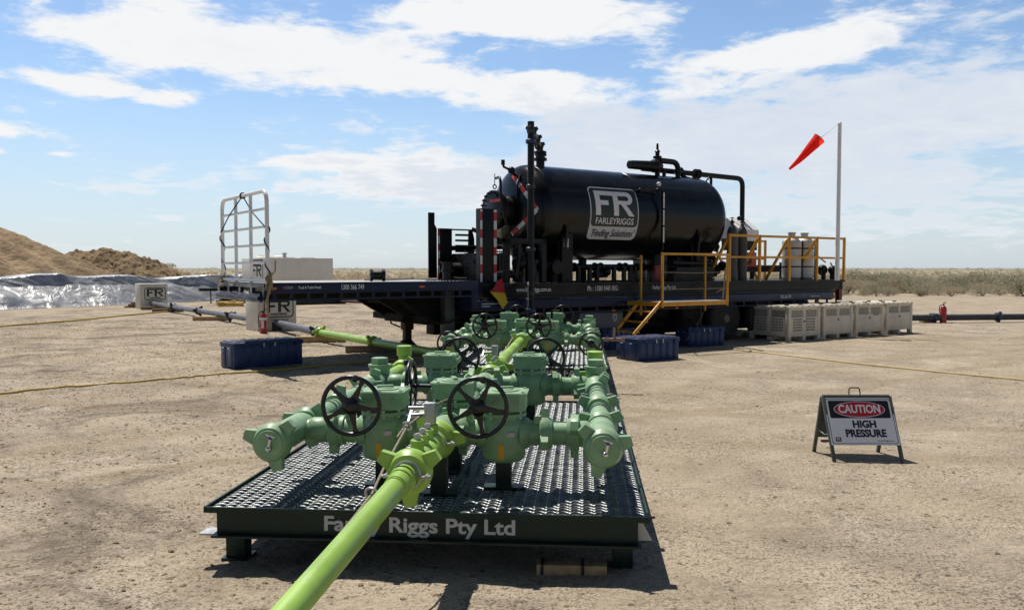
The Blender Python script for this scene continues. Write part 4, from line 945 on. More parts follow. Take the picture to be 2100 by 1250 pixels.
# top piping
mb = MB(); zt = TZ+RT
mb.lathe((8.55,1.05,3.90),(1,.10,.035),[(0,.085),(.01,.095),(.75,.115),(.80,.15),(.88,.15),(.9,.11),(1.05,.09)],22); mb.cyl((9.54,1.2,zt-.1),(9.54,1.2,4.15),.06); mb.lathe((9.54,1.2,4.12),(0,0,1),[(0,.10),(.05,.10),(.06,.05),(.14,.05),(.16,.07),(.2,.03),(.34,.025)],14); mb.out('relief_valve','black',tk)
mb = MB(); mb.bend([(9.6,1.2,4.08),(10.25,1.25,4.08),(10.25,1.25,zt-.06)],.065,.2,14); mb.lathe((10.25,1.25,zt+.1),(0,0,1),[(0,.10),(.04,.10)],16); mb.cyl((9.85,1.3,zt-.05),(9.85,1.3,3.9),.045); mb.out('vent_elbow','black',tk)
mb = MB(); mb.bend([(9.3,1.45,3.90),(12.72,1.45,3.86),(12.72,1.45,1.35)],.062,.2,14); mb.lathe((11.0,1.45,3.88),(1,0,0),[(0,.08),(.02,.12),(.06,.12),(.065,.10),(.10,.10),(.105,.12),(.15,.12),(.17,.07)],18); mb.cyl((11.58,1.45,1.3),(11.58,1.45,3.86),.035); mb.bend([(10.9,1.33,3.70),(10.62,1.40,3.75),(10.5,1.45,3.9)],.05,.08,10); mb.lathe((10.45,1.45,3.9),(1,0,.0),[(0,.06),(.03,.11),(.09,.11),(.12,.06)],16); mb.out('outlet_pipe','black',tk)
mb = MB()
for u,z in ((10.95,3.70),(11.17,3.27)): mb.cyl((u-.05,1.0,z-.05),(u+.06,.98,z+.05),.025,n=8)
mb.lathe((11.2,1.2,2.98),(1,-.2,0),[(0,.06),(.06,.10),(.12,.10)],14); mb.cyl((11.1,1.2,2.1),(11.45,1.1,2.05),.06); mb.sphere((11.4,1.1,2.12),.09); mb.bend([(10.9,1.0,1.9),(11.15,.9,1.85),(11.15,.9,1.4)],.06,.1,10); mb.sphere((11.3,.8,1.65),.12); mb.lathe((11.0,.7,1.55),(0,-1,0),[(0,.1),(.04,.1)],14); mb.out('end_fittings','black',tk)
mb = MB(); mb.lathe((6.31,TV,zt-.05),(0,0,1),[(0,.09),(.16,.09),(.165,.14),(.22,.14),(.225,.10),(.30,.10),(.31,.13),(.36,.13),(.38,.07)],18); mb.out('top_nozzle','black',tk)
# guard rails of the equipment deck
def rail(parent, pts, z0, z1):
    mb = MB(); n = len(pts)
    for (x,y) in pts: mb.bar((x,y,z0),(x,y,z1),.058,.058,.006,up=(1,0,0))
    for a, b_ in zip(pts,pts[1:]):
        mb.bar((*a,z1-.033),(*b_,z1-.033),.05,.055,.005); mb.bar((*a,(z0+z1)/2+.02),(*b_,(z0+z1)/2+.02),.045,.05,.005)
    return mb
us = (10.7,11.73,12.8,13.86,14.96)
mb = rail(tk,[(u,.05) for u in us],SZ-.02,2.38)
for u in us[:-1]: mb.bar((u,.09,2.30),(u,.75,SZ),.055,.055,.005,up=(1,0,0))
mb.out('guard_rail','yellow',tk)
mb = rail(tk,[(u,2.56) for u in us[1:]],SZ-.02,2.38)
for u in us[1:-1]: mb.bar((u,2.52,2.30),(u,1.9,SZ),.055,.055,.005,up=(1,0,0))
mb.out('guard_rail','yellow',tk)
mb = MB(); mb.bend([(15.02,1.5,1.85),(15.02,1.5,2.05),(15.05,1.1,2.05),(15.25,.8,1.75)],.02,.1,8); mb.bend([(15.1,.55,1.75),(15.35,.5,1.35),(15.42,.45,.80)],.02,.1,8); mb.bar((15.05,.35,1.3),(15.12,.35,.30),.035,.04); mb.bar((15.05,.9,1.3),(15.12,.9,.30),.035,.04); mb.bar((14.95,.3,.85),(14.45,.3,1.15),.04,.05); mb.bar((15.07,.35,1.0),(15.07,.9,1.0),.03,.06); mb.bar((15.1,.35,.65),(15.1,.9,.65),.03,.06); mb.out('rear_ladder','yellow',tk)
mb = MB(); mb.rng((14.86,.10,.78),(14.98,.2,1.25)); mb.bar((14.92,.15,1.2),(14.5,.15,1.0),.05,.05); mb.out('corner_post','maroon',tk)
# deck equipment
mb = MB(); mb.cyl((13.1,1.6,1.62),(14.7,1.6,1.62),.06); mb.cyl((14.3,1.0,1.62),(14.9,1.0,1.62),.07); mb.rng((14.0,1.2,SZ),(14.12,1.3,1.75)); mb.rng((14.45,1.0,SZ),(14.6,1.15,1.72)); mb.lathe((14.2,1.0,1.62),(0,-1,0),[(0,.12),(.04,.12),(.06,.05)],14); mb.lathe((14.75,.6,1.55),(1,0,0),[(0,.09),(.06,.14),(.12,.14),(.2,.08)],14); mb.rng((12.0,1.0,1.5),(14.0,1.1,1.58)); mb.cyl((14.75,.5,SZ),(14.75,.5,1.65),.06); mb.cyl((14.92,.35,SZ),(14.92,.35,1.6),.07); mb.sphere((14.92,.35,1.55),.12); mb.out('deck_pipework','black',tk)
mb = MB(); mb.cyl((14.45,1.0,1.62),(14.45,1.0,1.95),.02,n=8); mb.torus((14.45,1.0,1.97),(0,0,1),.13,.014,20,6); mb.bar((14.32,1.0,1.97),(14.58,1.0,1.97),.02,.012); mb.out('valve_wheel','clampblue',tk)
mb = MB(); mb.rng((11.62,1.55,1.4),(11.72,1.9,2.72),.01); mb.out('instrument_board','maroon',tk)
ib = [o for o in kids(tk) if o.name.startswith('instrument_board')][0]
mb = MB(); 
for k in range(5): mb.lathe((11.61,1.6+.07*(k%2),2.62-.2*k),(-1,-.3,0),[(0,.035),(.02,.035),(.021,.0)],10)
mb.out('dial','whitetape',ib)
mb = MB(); mb.rng((12.2,1.3,SZ),(12.28,1.38,2.3)); mb.rng((12.95,1.3,SZ),(13.03,1.38,2.1)); mb.rng((12.25,1.2,2.05),(13.0,1.7,2.35)); mb.rng((12.2,1.1,1.56),(13.05,1.7,1.62)); mb.out('panel_stand','black',tk)
wh = MB()
wh.prism([(0,0),(.62,0),(.62,.28),(.22,.58),(0,.58)],FR((12.98,1.75,2.28),(0,-1,0),(0,0,1)),.72); en = wh.out('instrument_enclosure','white',tk,0)
mb = MB(); mb.rng((12.3,1.2,1.62),(13.0,1.6,2.0),.02); oc = mb.out('chemical_pump','orangered',tk)
mb = MB(); mb.rng((12.55,1.193,1.70),(12.8,1.199,1.9)); mb.out('pump_dial','maroon',oc)
mb = MB(); mb.cyl((12.33,1.12,1.6),(12.33,1.12,2.15),.03); mb.lathe((12.33,1.12,2.1),(0,0,1),[(0,.05),(.08,.05)],10); mb.out('sample_tap','galv',tk)
# access platform
pf = thing('access_platform','yellow access platform with steps and handrails fixed to the side of the tank skid','access platform',TO,TY)
mb = MB(); mb.rng((7.6,-1.0,.905),(9.42,-.03,.93)); 
mb.out('platform_floor','galv',pf)
mb = MB(); mb.rng((7.55,-1.05,.84),(9.45,-1.0,.925)); mb.rng((7.55,-1.0,.84),(7.6,-.02,.925)); mb.rng((9.42,-1.0,.84),(9.47,-.02,.925))
mb.out('platform_frame','yellow',pf)
for u, v, z0 in ((7.57,-1.04,.82),(9.43,-1.04,.82),(7.88,-.08,.62),(9.78,-.08,.66)):
    mb = MB(); mb.bar((u,v,z0),(u,v,1.87),.042,.042,.005,up=(1,0,0)); mb.out('post','yellow',pf)
mb = MB(); mb.bar((7.545,-1.04,1.88),(9.455,-1.04,1.88),.05,.045,.005); mb.bar((9.43,-1.04,1.88),(9.78,-.08,1.88),.05,.045,.005); mb.out('top_rail','yellow',pf)
mb = MB(); mb.tube([(7.57,-1.04,1.52),(8.5,-1.04,1.50),(9.43,-1.04,1.52)],.007,6); mb.tube([(7.57,-1.04,1.18),(9.43,-1.04,1.18)],.007,6); mb.tube([(9.43,-1.04,1.5),(9.6,-.5,1.38),(9.78,-.08,1.5)],.007,6); mb.tube([(9.43,-1.04,1.2),(9.6,-.5,1.05),(9.78,-.08,1.18)],.007,6); mb.bar((9.45,-.9,.95),(9.47,-.95,1.6),.025,.025); mb.bar((7.62,-1.0,1.85),(8.0,-.6,1.66),.025,.02); mb.tube([(9.75,-.1,.66),(9.0,-.5,.25),(8.7,-.6,.10)],.007,6); mb.out('guard_cable','cable',pf)
for v, ue, ze in ((-1.0,6.85,.31),(-.28,7.06,.37)):
    mb = MB(); mb.bar((7.58 if v < -.5 else 7.66,v,.93),(ue,v,ze),.035,.065,.004); mb.out('stair_stringer','yellow',pf)
for k in range(3):
    q = (k+1)/3.1; mb = MB(); mb.rng((7.60-.66*q-.07,-.98,.93-.60*q-.012),(7.60-.66*q+.07,-.30,.93-.60*q+.010)); mb.out('step','yellow',pf)
# gas bottles
for i,(u,v,lb) in enumerate(((11.13,.36,'grey gas bottle with a domed top at the left end of the yellow guard rail'),(11.48,.36,'grey gas bottle with a shiny domed top and hoses, second along the yellow guard rail'))):
    g = thing('gas_bottle',lb,'gas bottle',tw_(u,v,SZ-.012),TY,'gas bottles'); mb = MB()
    mb.lathe((0,0,0),(0,0,1),[(0,.10),(.01,.118),(1.08,.118),(1.16,.112),(1.23,.09),(1.28,.055),(1.30,.04),(1.33,.04)],28); mb.out('bottle_body','cylinder',g)
    mb = MB(); mb.cyl((0,0,1.32),(0,0,1.42),.032,n=10); mb.cyl((0,0,1.42),(0,0,1.47),.012,n=8); mb.lathe((0,0,1.465),(0,0,1),[(0,.045),(.015,.045)],12); mb.cyl((-.06,0,1.37),(.08,0,1.37),.018,n=8); mb.out('bottle_valve','black',g)
    if i: 
        mb = MB(); mb.lathe((-.16,-.02,1.46),(-.1,-1,.2),[(0,.05),(.03,.05)],14); mb.lathe((-.05,-.02,1.47),(-.1,-1,.2),[(0,.05),(.03,.05)],14); mb.out('pressure_gauge','black',g)
        mb = MB(); mb.tube([(-.12,-.02,1.40),(.0,-.08,1.30),(.08,-.12,1.20)],.010,6); mb.tube([(-.2,0,1.35),(-.1,-.1,1.26),(-.12,-.1,1.22)],.008,6); mb.out('gas_hose','cable',g)
# steel pots
for i,(u,v,lb) in enumerate(((13.62,.62,'stainless steel canister with a neck, left one of the strapped pair'),(14.12,.62,'stainless steel canister with a neck, right one of the strapped pair'))):
    g = thing('steel_canister',lb,'canister',tw_(u,v,SZ-.012),TY,'steel canisters'); mb = MB()
    mb.lathe((0,0,0),(0,0,1),[(0,.20),(.04,.21),(.06,.235),(.95,.235),(.99,.225),(1.05,.15),(1.07,.09),(1.17,.09),(1.175,.105),(1.20,.105)],36); p = mb.out('canister_body','steel',g)
    mb = MB()
    for z in (.32,.78): mb.lathe((0,0,z),(0,0,1),[(0,.2385),(.035,.2385)],36)
    mb.rng((.18,-.19,0),(.205,-.165,1.0)); mb.out('strap','black',g)
    a = 1.9; mk = MB()
    for k in range(3): 
        for s in range(3): mk.box((-.02+.045*s,-.2375+.004*abs(s-1),.60-.05*k*0),(.006,.004,.07),Matrix.Rotation(.5,3,'Y'))
    mk.out('hand_mark','ink',g)
# windsock pole
ws = thing('windsock_pole','tall white pole on the rear of the trailer','pole',tw_(14.58,-.03,SZ),TY)
mb = MB(); mb.lathe((0,0,-.02),(0,0,1),[(0,.055),(3.93,.048)],20); mb.bar((-.02,0,3.90),(.06,0,3.94),.02,.04); mb.out('pole','white',ws)
dirx = Vector((-.83,.10,-.78)).normalized(); top = tw_(14.58,-.03,SZ+3.93)
def pol(px, py, Y): 
    x = (px-1050)/F; y = (625-py)/F; d = Vector((x, math.cos(PITCH)+y*math.sin(PITCH), -math.sin(PITCH)+y*math.cos(PITCH))); return Vector((0,0,EYE))+d*(Y/d.y)
A = pol(1680,284,top.y); B = pol(1619,347,top.y+.05)
sk = thing('windsock','bright red tapered windsock drooping from the top of the white pole','windsock',A)
mb = MB(); d, e1, e2 = basis(B-A); Ls = (B-A).length; prev = None; rings = []
for i in range(17):
    q = i/16; r_ = .155*(1-q)+.03*q; ring = []
    for k in range(28):
        a = 2*PI*k/28; rr = r_*(1+.05*math.sin(3*a+q*9)*q*2); ring.append(mb.bm.verts.new(d*(Ls*q)+Vector((0,0,-.02*math.sin(PI*q)))+e1*rr*math.cos(a)+e2*rr*math.sin(a)))
    rings.append(ring)
for a_, b_ in zip(rings,rings[1:]):
    for k in range(28): mb.bm.faces.new((a_[k],a_[(k+1)%28],b_[(k+1)%28],b_[k]))
bmesh.ops.solidify(mb.bm, geom=mb.bm.faces[:], thickness=.004); mb.out('sock','sock',sk,60)
mb = MB(); mb.torus((0,0,0),d,.157,.006,28,6); mb.out('hoop','clampdark',sk)
mb = MB(); mb.tube([e1*.13,-d*.2+Vector((.1,0,.02)),top-A],.004,5); mb.tube([-e1*.13,-d*.2+Vector((.1,0,.02))],.003,5); mb.out('bridle','cable',sk)
# vent stack standing beside the trailer
vp = thing('vent_stack','tall black vent pipe rising beside the tank and looping onto its top','vent pipe',tw_(4.97,-.22),TY)
mb = MB(); mb.cyl((0,0,.42),(0,0,4.33),.064,n=24); st = mb.out('stack','black',vp)
for z, m_, r_ in ((.80,'clampblue',.10),(1.12,'clampdark',.075),(1.95,'clampdark',.095),(3.12,'clampdark',.085),(3.96,'clampblue',.10)):
    mb = MB(); mb.lathe((0,0,z-.04),(0,0,1),[(0,r_*.8),(.012,r_),(.07,r_),(.085,r_*.8)],22); mb.out('coupling',m_,vp)
nz = Vector((6.31-4.97,TV+.22,0)); zN = TZ+RT+.33
mb = MB(); pth = [(0,0,4.18),tuple(nz*.28+Vector((0,0,4.18))),tuple(nz*.55+Vector((0,0,4.16))),tuple(nz*.98+Vector((0,0,4.10))),tuple(nz+Vector((0,0,zN)))]
mb.bend(pth,.062,.12,14); mb.out('swivel_line','black',vp)
for p, dd_ in ((nz*.08+Vector((0,0,4.18)),nz),(nz*.50+Vector((0,0,4.16)),nz),(nz*.85+Vector((0,0,4.12)),nz),(nz+Vector((0,0,3.98)),(0,0,1)),(Vector((0,0,4.18)),(nz.y,-nz.x,0))):
    mb = MB(); wing_nut(mb,p,dd_,r=.095,w_=.07,lug=.035,ang=.6); mb.out('union_nut','clampdark',vp)
mb = MB(); mb.tube([(-.07,-.02,1.35),(-.08,-.02,1.2),(-.075,-.02,.95),(-.09,-.02,.78)],.010,6); mb.sphere((-.075,-.02,1.30),.03,u=8,v=6); mb.sphere((-.085,-.02,1.02),.03,u=8,v=6); mb.out('sensor_line','galv',vp)
mb = MB(); wing_nut(mb,(0,0,.60),(0,0,1),r=.10,ang=.4); mb.bend([(0,0,.45),(0,0,.16),(-.35,-.9,.16)],.06,.12,12); mb.out('foot_elbow','lime',vp)
# safety flag
fg = thing('safety_flag','red and yellow safety flag hanging from the near side of the trailer','flag',tw_(4.3,-.03,1.2),TY)
def cloth(pts, m, nm):
    mb = MB(); vs = [mb.bm.verts.new((x, -.035-.05*math.sin(x*9+z*5)*.5, z)) for x, z in pts]; f = mb.bm.faces.new(vs)
    bmesh.ops.triangulate(mb.bm, faces=[f]); bmesh.ops.subdivide_edges(mb.bm, edges=mb.bm.edges[:], cuts=4, use_grid_fill=True)
    for v in mb.bm.verts: v.co.y = -.05+.035*math.sin(v.co.x*16+v.co.z*7)
    bmesh.ops.solidify(mb.bm, geom=mb.bm.faces[:], thickness=.004); return mb.out(nm,m,fg,60)
cloth([(-.16,-.035),(.12,-.055),(.19,-.06),(.15,.10),(.11,.215),(.0,.12)],'flagred','red_half')
cloth([(-.16,-.037),(.19,-.062),(.26,-.25),(.13,-.36),(.10,-.35),(-.02,-.18)],'flagyellow','yellow_half')
# ================================================================== SMALLER THINGS
# A-frame caution sign
fl, fr_, bl = gp(1713,948), gp(1850,948), gp(1673,925); sw = (fr_-fl).length
SGO = Vector(((fl.x+fr_.x)/2, (fl.y+bl.y)/2, 0)); sg = thing('caution_sign','white A-frame sign with a black and red caution panel standing on the dirt','sign',SGO,math.atan2(fr_.y-fl.y,fr_.x-fl.x))
hd = (bl.y-fl.y)/2; HS = .535; hw = sw/2+.005; sh_ = (bl.x-fl.x)
LT = Vector((-.03, 0, HS)); up_ = Vector((-.03, hd, HS)).normalized()
for s, nm in ((-1,'front'),(1,'back')):
    for x in (-hw, hw):
        mb = MB(); off = 0 if s < 0 else -.02; mb.bar((x+off, s*hd, -.005),(x-.03, s*.008, HS),.028,.028,.003,up=(1,0,0)); mb.out('leg','frame',sg)
ft = FR((-.03*.62,-hd*.38-.016,HS*.62),(1,0,0),up_); pw, ph_ = sw+.02, .415
mb = MB(); mb.prism(rrect(pw,ph_,.006,2),ft,.004); sp_ = mb.out('sign_panel','signwhite',sg)
fb = FR((-.03*.62-.015,hd*.38+.016,HS*.62),(-1,0,0),Vector((-.02,-hd,HS)).normalized())
mb = MB(); mb.prism(rrect(pw,ph_,.006,2),fb,.004); mb.out('back_panel','frame',sg)
mb = MB(); mb.bar((-hw-.03,-.0,HS),(hw-.03,0,HS),.04,.028,.003); mb.bar((-hw,.10,.12),(hw,.15,.12),.02,.02); mb.out('top_bar','frame',sg)
mb = MB(); mb.bend([(-.09,0,HS),(-.09,0,HS+.075),(.0,0,HS+.075),(.01,0,HS)],.0055,.02,8); mb.out('handle','ink',sg)
mb = MB(); mb.tube([(-hw,-.10,.22),(-hw-.01,0,.20),(-hw-.02,.11,.22)],.004,6); mb.out('stay_chain','galv',sg)
def up_off(z): return ft @ Matrix.Translation((0,0,.004+z))
def ring(mb, poly_o, poly_i, fr, th):
    a = [mb.bm.verts.new(fr @ Vector((x,y,th))) for x,y in poly_o]; b = [mb.bm.verts.new(fr @ Vector((x,y,th))) for x,y in poly_i]; n = len(a)
    for i in range(n): mb.bm.faces.new((a[i],a[(i+1)%n],b[(i+1)%n],b[i]))
mb = MB(); ring(mb,rrect(pw-.022,ph_-.022,.02),rrect(pw-.032,ph_-.032,.017),up_off(0),.001); mb.out('border','ink',sp_,0)
mb = MB(); mb.prism(rrect(pw-.066,.155,.014,5,0,.105),up_off(0),.001); bn_ = mb.out('caution_banner','ink',sp_)
el = lambda a,b_,n=48:[(a*math.cos(2*PI*i/n),.105+b_*math.sin(2*PI*i/n)) for i in range(n)]
mb = MB(); mb.prism(el(.222,.071),up_off(.0012),.001); mb.out('oval_rim','signwhite',sp_)
mb = MB(); mb.prism(el(.216,.066),up_off(.0025),.001); mb.out('oval','signred',sp_)
txt('lettering','CAUTION',.072,'signwhite',sp_,up_off(.0042)@Matrix.Translation((0,.105,0)),bold=.035,sx=.82)
txt('lettering','HIGH',.062,'ink',sp_,up_off(.001)@Matrix.Translation((.02,-.028,0)),bold=.055,sx=1.0)
txt('lettering','PRESSURE',.064,'ink',sp_,up_off(.001)@Matrix.Translation((.018,-.108,0)),bold=.055,sx=.92)
txt('lettering','www.farleyriggs.com.au',.011,'ink',sp_,up_off(.001)@Matrix.Translation((pw*.30,-.170,0)),bold=.0,sx=1.0)
lx = Matrix.Translation((-pw*.385,-.157,0))
mb = MB(); mb.prism(rrect(.048,.036,.003),up_off(0)@lx,.001); mb.out('badge','ink',sp_)
txt('lettering','FR',.022,'signwhite',sp_,up_off(.0012)@lx,bold=.02)

# blue cases
def blue_case(c, yaw, L, D, H, label, group='blue storage cases'):
    r = thing('storage_case',label,'storage case',(c.x,c.y,0),yaw,group); mb = MB()
    mb.rng((0,0,-.005),(L,D,H-.055),.018); n = max(4,int(L/.14))
    for k in range(n): 
        x = L*(k+.5)/n; w_ = L/n*.30; mb.rng((x-w_,-.012,.03),(x+w_,.02,H-.085),.006); mb.rng((x-w_,D-.02,.03),(x+w_,D+.012,H-.085),.006)
    for y in (D*.25,D*.75): mb.rng((-.012,y-D*.13,.03),(.02,y+D*.13,H-.085),.006); mb.rng((L-.02,y-D*.13,.03),(L+.012,y+D*.13,H-.085),.006)
    mb.rng((-.012,-.012,H-.085),(L+.012,D+.012,H-.058),.006); mb.out('case_body','blue',r)
    mb = MB(); mb.rng((-.014,-.014,H-.056),(L+.014,D+.014,H-.012),.012)
    for k in range(n): x = L*(k+.5)/n; mb.rng((x-L/n*.32,.015,H-.02),(x+L/n*.32,D-.015,H+.004),.006)
    mb.out('lid','blue',r)
    for x in (L*.12,L*.42,L*.58,L*.88):
        mb = MB(); mb.rng((x-.012,-.028,H-.10),(x+.012,-.014,H-.035),.003); mb.out('latch','steel' if abs(x-L*.5)<L*.1 else 'navy',r)
    for y in (D*.3,D*.7): mb = MB(); mb.rng((-.030,y-.03,H-.115),(-.014,y+.03,H-.10),.003); mb.out('handle','steel',r)
    return r
c1, c2, c3, c4 = gp(480,757), gp(1309,741), gp(1412,711), gp(1237,718)
blue_case(c1,R(42),1.24,.52,.44,'long blue case standing alone in front of the headboard end of the trailer')
blue_case(c2,R(31),.95,.64,.41,'nearest of the blue cases right of the valve manifolds')
blue_case(c3,R(22),.90,.52,.41,'blue case in front of the trailer wheel, beside the grey bins')
blue_case(c4,R(34),.88,.85,.42,'blue case in the shade at the foot of the yellow stairs, behind the far manifold')
# grey bins
def bin_(c, yaw, label, slots, mark):
    r = thing('pallet_bin',label,'plastic bin',(c.x,c.y,0),yaw,'grey pallet bins'); W_, H, z0 = 1.14, .79, .10
    mb = MB()
    if slots:
        for blk in (.17,.63):
            for row in range(5):
                for k in range(8): x = blk+.042*k; z = .22+.062*row; mb.rng((x,.0045,z),(x+.020,.0074,z+.038)); mb.rng((.0045,x,z),(.0074,x+.020,z+.038))
        mb.second()
    mb.rng((.03,.03,z0),(W_-.03,W_-.03,H-.05),.012)
    for x in (0,W_-.10):
        for y in (0,W_-.10): mb.rng((x,y,-.005),(x+.10,y+.10,H-.03),.012)
    for a,b_ in (((.10,.008),(W_-.10,.03)),((.10,W_-.03),(W_-.10,W_-.008))): 
        mb.rng((a[0],a[1],H-.09),(b_[0],b_[1],H-.04),.004); mb.rng((a[0],a[1],z0),(b_[0],b_[1],H-.255),.004); mb.rng((W_/2-.035,a[1],H-.255),(W_/2+.035,b_[1],H-.09))
    for a,b_ in (((.008,.10),(.03,W_-.10)),((W_-.03,.10),(W_-.008,W_-.10))):
        mb.rng((a[0],a[1],H-.09),(b_[0],b_[1],H-.04),.004); mb.rng((a[0],a[1],z0),(b_[0],b_[1],H-.255),.004); mb.rng((a[0],W_/2-.035,H-.255),(b_[0],W_/2+.035,H-.09))
    for q in (.46*W_,): mb.rng((q,.01,-.003),(q+.10,W_-.01,z0),.006); mb.rng((.01,q,.0),(W_-.01,q+.10,z0-.02),.006)
    mb.out('bin_body',('bin','slot'),r)
    mb = MB(); mb.rng((-.012,-.012,H-.045),(W_+.012,W_+.012,H-.012),.008)
    for k in range(5):
        for j in range(2): mb.rng((.06+.21*k,.06+.52*j,H-.016),(.06+.21*k+.18,.06+.52*j+.48,H+.004),.006)
    for k in range(6): x = .05+.20*k; mb.rng((x,-.018,H-.03),(x+.05,-.008,H+.012),.003); mb.rng((-.018,x,H-.03),(-.008,x+.05,H+.012),.003)
    mb.out('lid','bin',r)
    mb = MB()
    for k in (0,1): x = .13+.50*k; mb.rng((x,.026,H-.25),(x+.38,.0285,H-.095)); mb.rng((.026,x,H-.25),(.0285,x+.38,H-.095))
    mb.out('recess_panel','slotgrey',r)
    mb = MB(); mb.rng((W_/2-.03,.003,.42),(W_/2+.03,.0072,.46)); mb.out('maker_mark','slot',r)
    mb = MB()
    for k in range(2): mb.cyl((.3,.3+.4*k,H+.003),(.3,.3+.4*k,H+.03),.05,n=12); mb.cyl((.8,.3+.4*k,H+.003),(.8,.3+.4*k,H+.03),.05,n=12)
    mb.out('lid_plug','slot',r)
    if mark:
        mb = MB(); mb.rng((.72,.0045,.50),(.80,.0072,.525)); mb.rng((.83,.0045,.50),(.92,.0072,.525)); mb.out('maker_print','slot',r)
bc = gp(1617,700); lbs = ('grey pallet bin with rows of vent slots, left end of the row of four','plain grey pallet bin next to the slotted one','plain grey pallet bin with a dark printed mark, third in the row of four','plain grey pallet bin at the right end of the row of four')
for k in range(4):
    d_ = k*1.24; bin_(Vector((bc.x+d_*math.cos(R(33.5)), bc.y+d_*math.sin(R(33.5)), 0)), R(34), lbs[k], k == 0, k == 2)
for i,(px,py,lb) in enumerate(((1500,690,'white plastic roller lying in the shade, left of two beside the slotted bin'),(1519,690,'white plastic roller lying in the shade, right of two beside the slotted bin'))):
    p = gp(px,py); r = thing('plastic_roller',lb,'roller',p,R(34)); mb = MB(); mb.lathe((0,0,.085),(0,1,0),[(0,.06),(.01,.085),(.3,.085),(.31,.06)],18); mb.out('roller_body','bin',r)
# white filter boxes with the badge
def filter_box(c, yaw, W_, D, H, label):
    r = thing('filter_box',label,'concrete box',(c.x,c.y,0),yaw,'white badge boxes'); mb = MB(); mb.rng((0,0,-.01),(W_,D,H),.012); bx = mb.out('box_shell','concrete',r)
    f = FR((W_*.54,-.001,H*.60),(1,0,0),(0,0,1)); mb = MB(); k = W_/1.03
    ring(mb,rrect(.80*k,.50*k,.10*k),rrect(.74*k,.44*k,.075*k),f,.002); mb.out('badge_border','inkgreen',bx,0)
    me = fr_mark(.62*k,0,.045*k); me.transform(f @ Matrix.Translation((0,0,.001))); link('lettering',me,'inkgreen',bx)
    txt('lettering','FARLEYRIGGS',.055*k,'inkgreen',bx,f@Matrix.Translation((0,-.165*k,.003)),bold=.05,sx=.95); txt('lettering',"'Finding Solutions'",.065*k,'inkgreen',bx,f@Matrix.Translation((0,-.31*k,.003)),sx=.78,shear=.25,bold=.0)
    mb = MB(); mb.rng((W_*.36,-.003,0),(W_*.62,.02,.22)); mb.out('pipe_opening','slot',bx); return r
filter_box(gp(529,679),R(35),1.05,1.0,1.0,'white concrete box with a dark green badge under the trailer deck, beside a fire extinguisher')
filter_box(gp(288,633.5),R(35),1.06,.95,1.02,'white concrete box with a dark green badge by the shiny plastic liner')
# fire extinguishers
def extinguisher(p, yaw, label, sc=1.0, band=True):
    r = thing('fire_extinguisher',label,'fire extinguisher',p,yaw,'fire extinguishers'); r.scale = (sc,)*3; mb = MB()
    mb.lathe((0,0,-.005),(0,0,1),[(0,.075),(.01,.085),(.38,.085),(.43,.07),(.46,.035),(.47,.025)],24); mb.out('cylinder_body','redpaint',r)
    mb = MB(); mb.cyl((0,0,.46),(0,0,.51),.022,n=10); mb.bar((-.02,0,.50),(.09,0,.53),.02,.012); mb.bar((-.02,0,.53),(.09,0,.57),.02,.012); mb.cyl((-.03,-.02,.49),(-.03,-.05,.49),.018,n=10); mb.out('valve_head','ink',r)
    mb = MB(); mb.tube([(.0,.02,.49),(-.10,.03,.47),(-.125,.02,.36),(-.11,.0,.22),(-.10,.0,.14)],.011,8); mb.out('hose','cord',r)
    mb = MB(); mb.lathe((0,0,.30),(0,0,1),[(0,.0858),(.06,.0858)],24); mb.prism([(-.03,.12),(.03,.12),(.03,.29),(-.03,.29)],FR((0,-.0865,0),(1,0,0),(0,0,1)),.001); mb.out('instruction_band','whitetape',r) if band else mb.bm.free()
    return r
extinguisher(gp(541,683),R(0),'red fire extinguisher with a white band standing against the white concrete box',1.12)
ex = extinguisher(gp(1934,661.5),R(20),'red fire extinguisher standing alone by the dark pipeline',1.12,False)
# long pipelines
def run(px, h): return [gp(a,b_,h) for a,b_ in px]
fbp, nbp = gp(318,628,.22), gp(570,672,.22); nb_, fb_ = gp(529,679), gp(288,633.5); e35 = Vector((math.cos(R(35)),math.sin(R(35)),0)); ent = nb_ + e35*.52 + Vector((0,0,.20)); fbp = fb_ + e35*.42 + Vector((0,0,.22)); jn = gp(652,681,.21); dn = (jn-fbp).normalized()
st_ = fbp - dn*2.6
pipe_thing('grey_pipe','long grey pipe running from the lined pit through both white boxes to the lime pipe',[st_,fbp,ent,jn],.085,'pipegrey',nuts=((0.25,.3),(.45,.8),(1.25,.2),(1.48,.9),(1.72,.5),(2.97,.4)),nut_m='clampdark',nut_r=.135)
end2 = mworld(.2,9.4,.12); midp = jn.lerp(end2,.45)
lp = pipe_thing('lime_pipe','lime green pipe on timbers running from the grey pipe to the far manifold',[jn+dn*.08,midp,end2],.075,'lime',nuts=((.02,.9),(.99,.3)),nut_r=.125)
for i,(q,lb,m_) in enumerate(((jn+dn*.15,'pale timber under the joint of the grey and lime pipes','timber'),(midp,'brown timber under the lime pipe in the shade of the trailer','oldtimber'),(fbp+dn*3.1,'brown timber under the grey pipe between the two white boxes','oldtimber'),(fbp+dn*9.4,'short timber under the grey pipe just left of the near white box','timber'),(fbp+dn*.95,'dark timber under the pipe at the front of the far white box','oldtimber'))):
    r = thing('timber_block',lb,'timber block',(q.x,q.y,0),math.atan2(dn.y,dn.x)+R(62),'timbers under the pipe'); mb = MB(); mb.rng((-.55,-.10,-.01),(.55,.10,.13),.006); mb.out('block',m_,r)
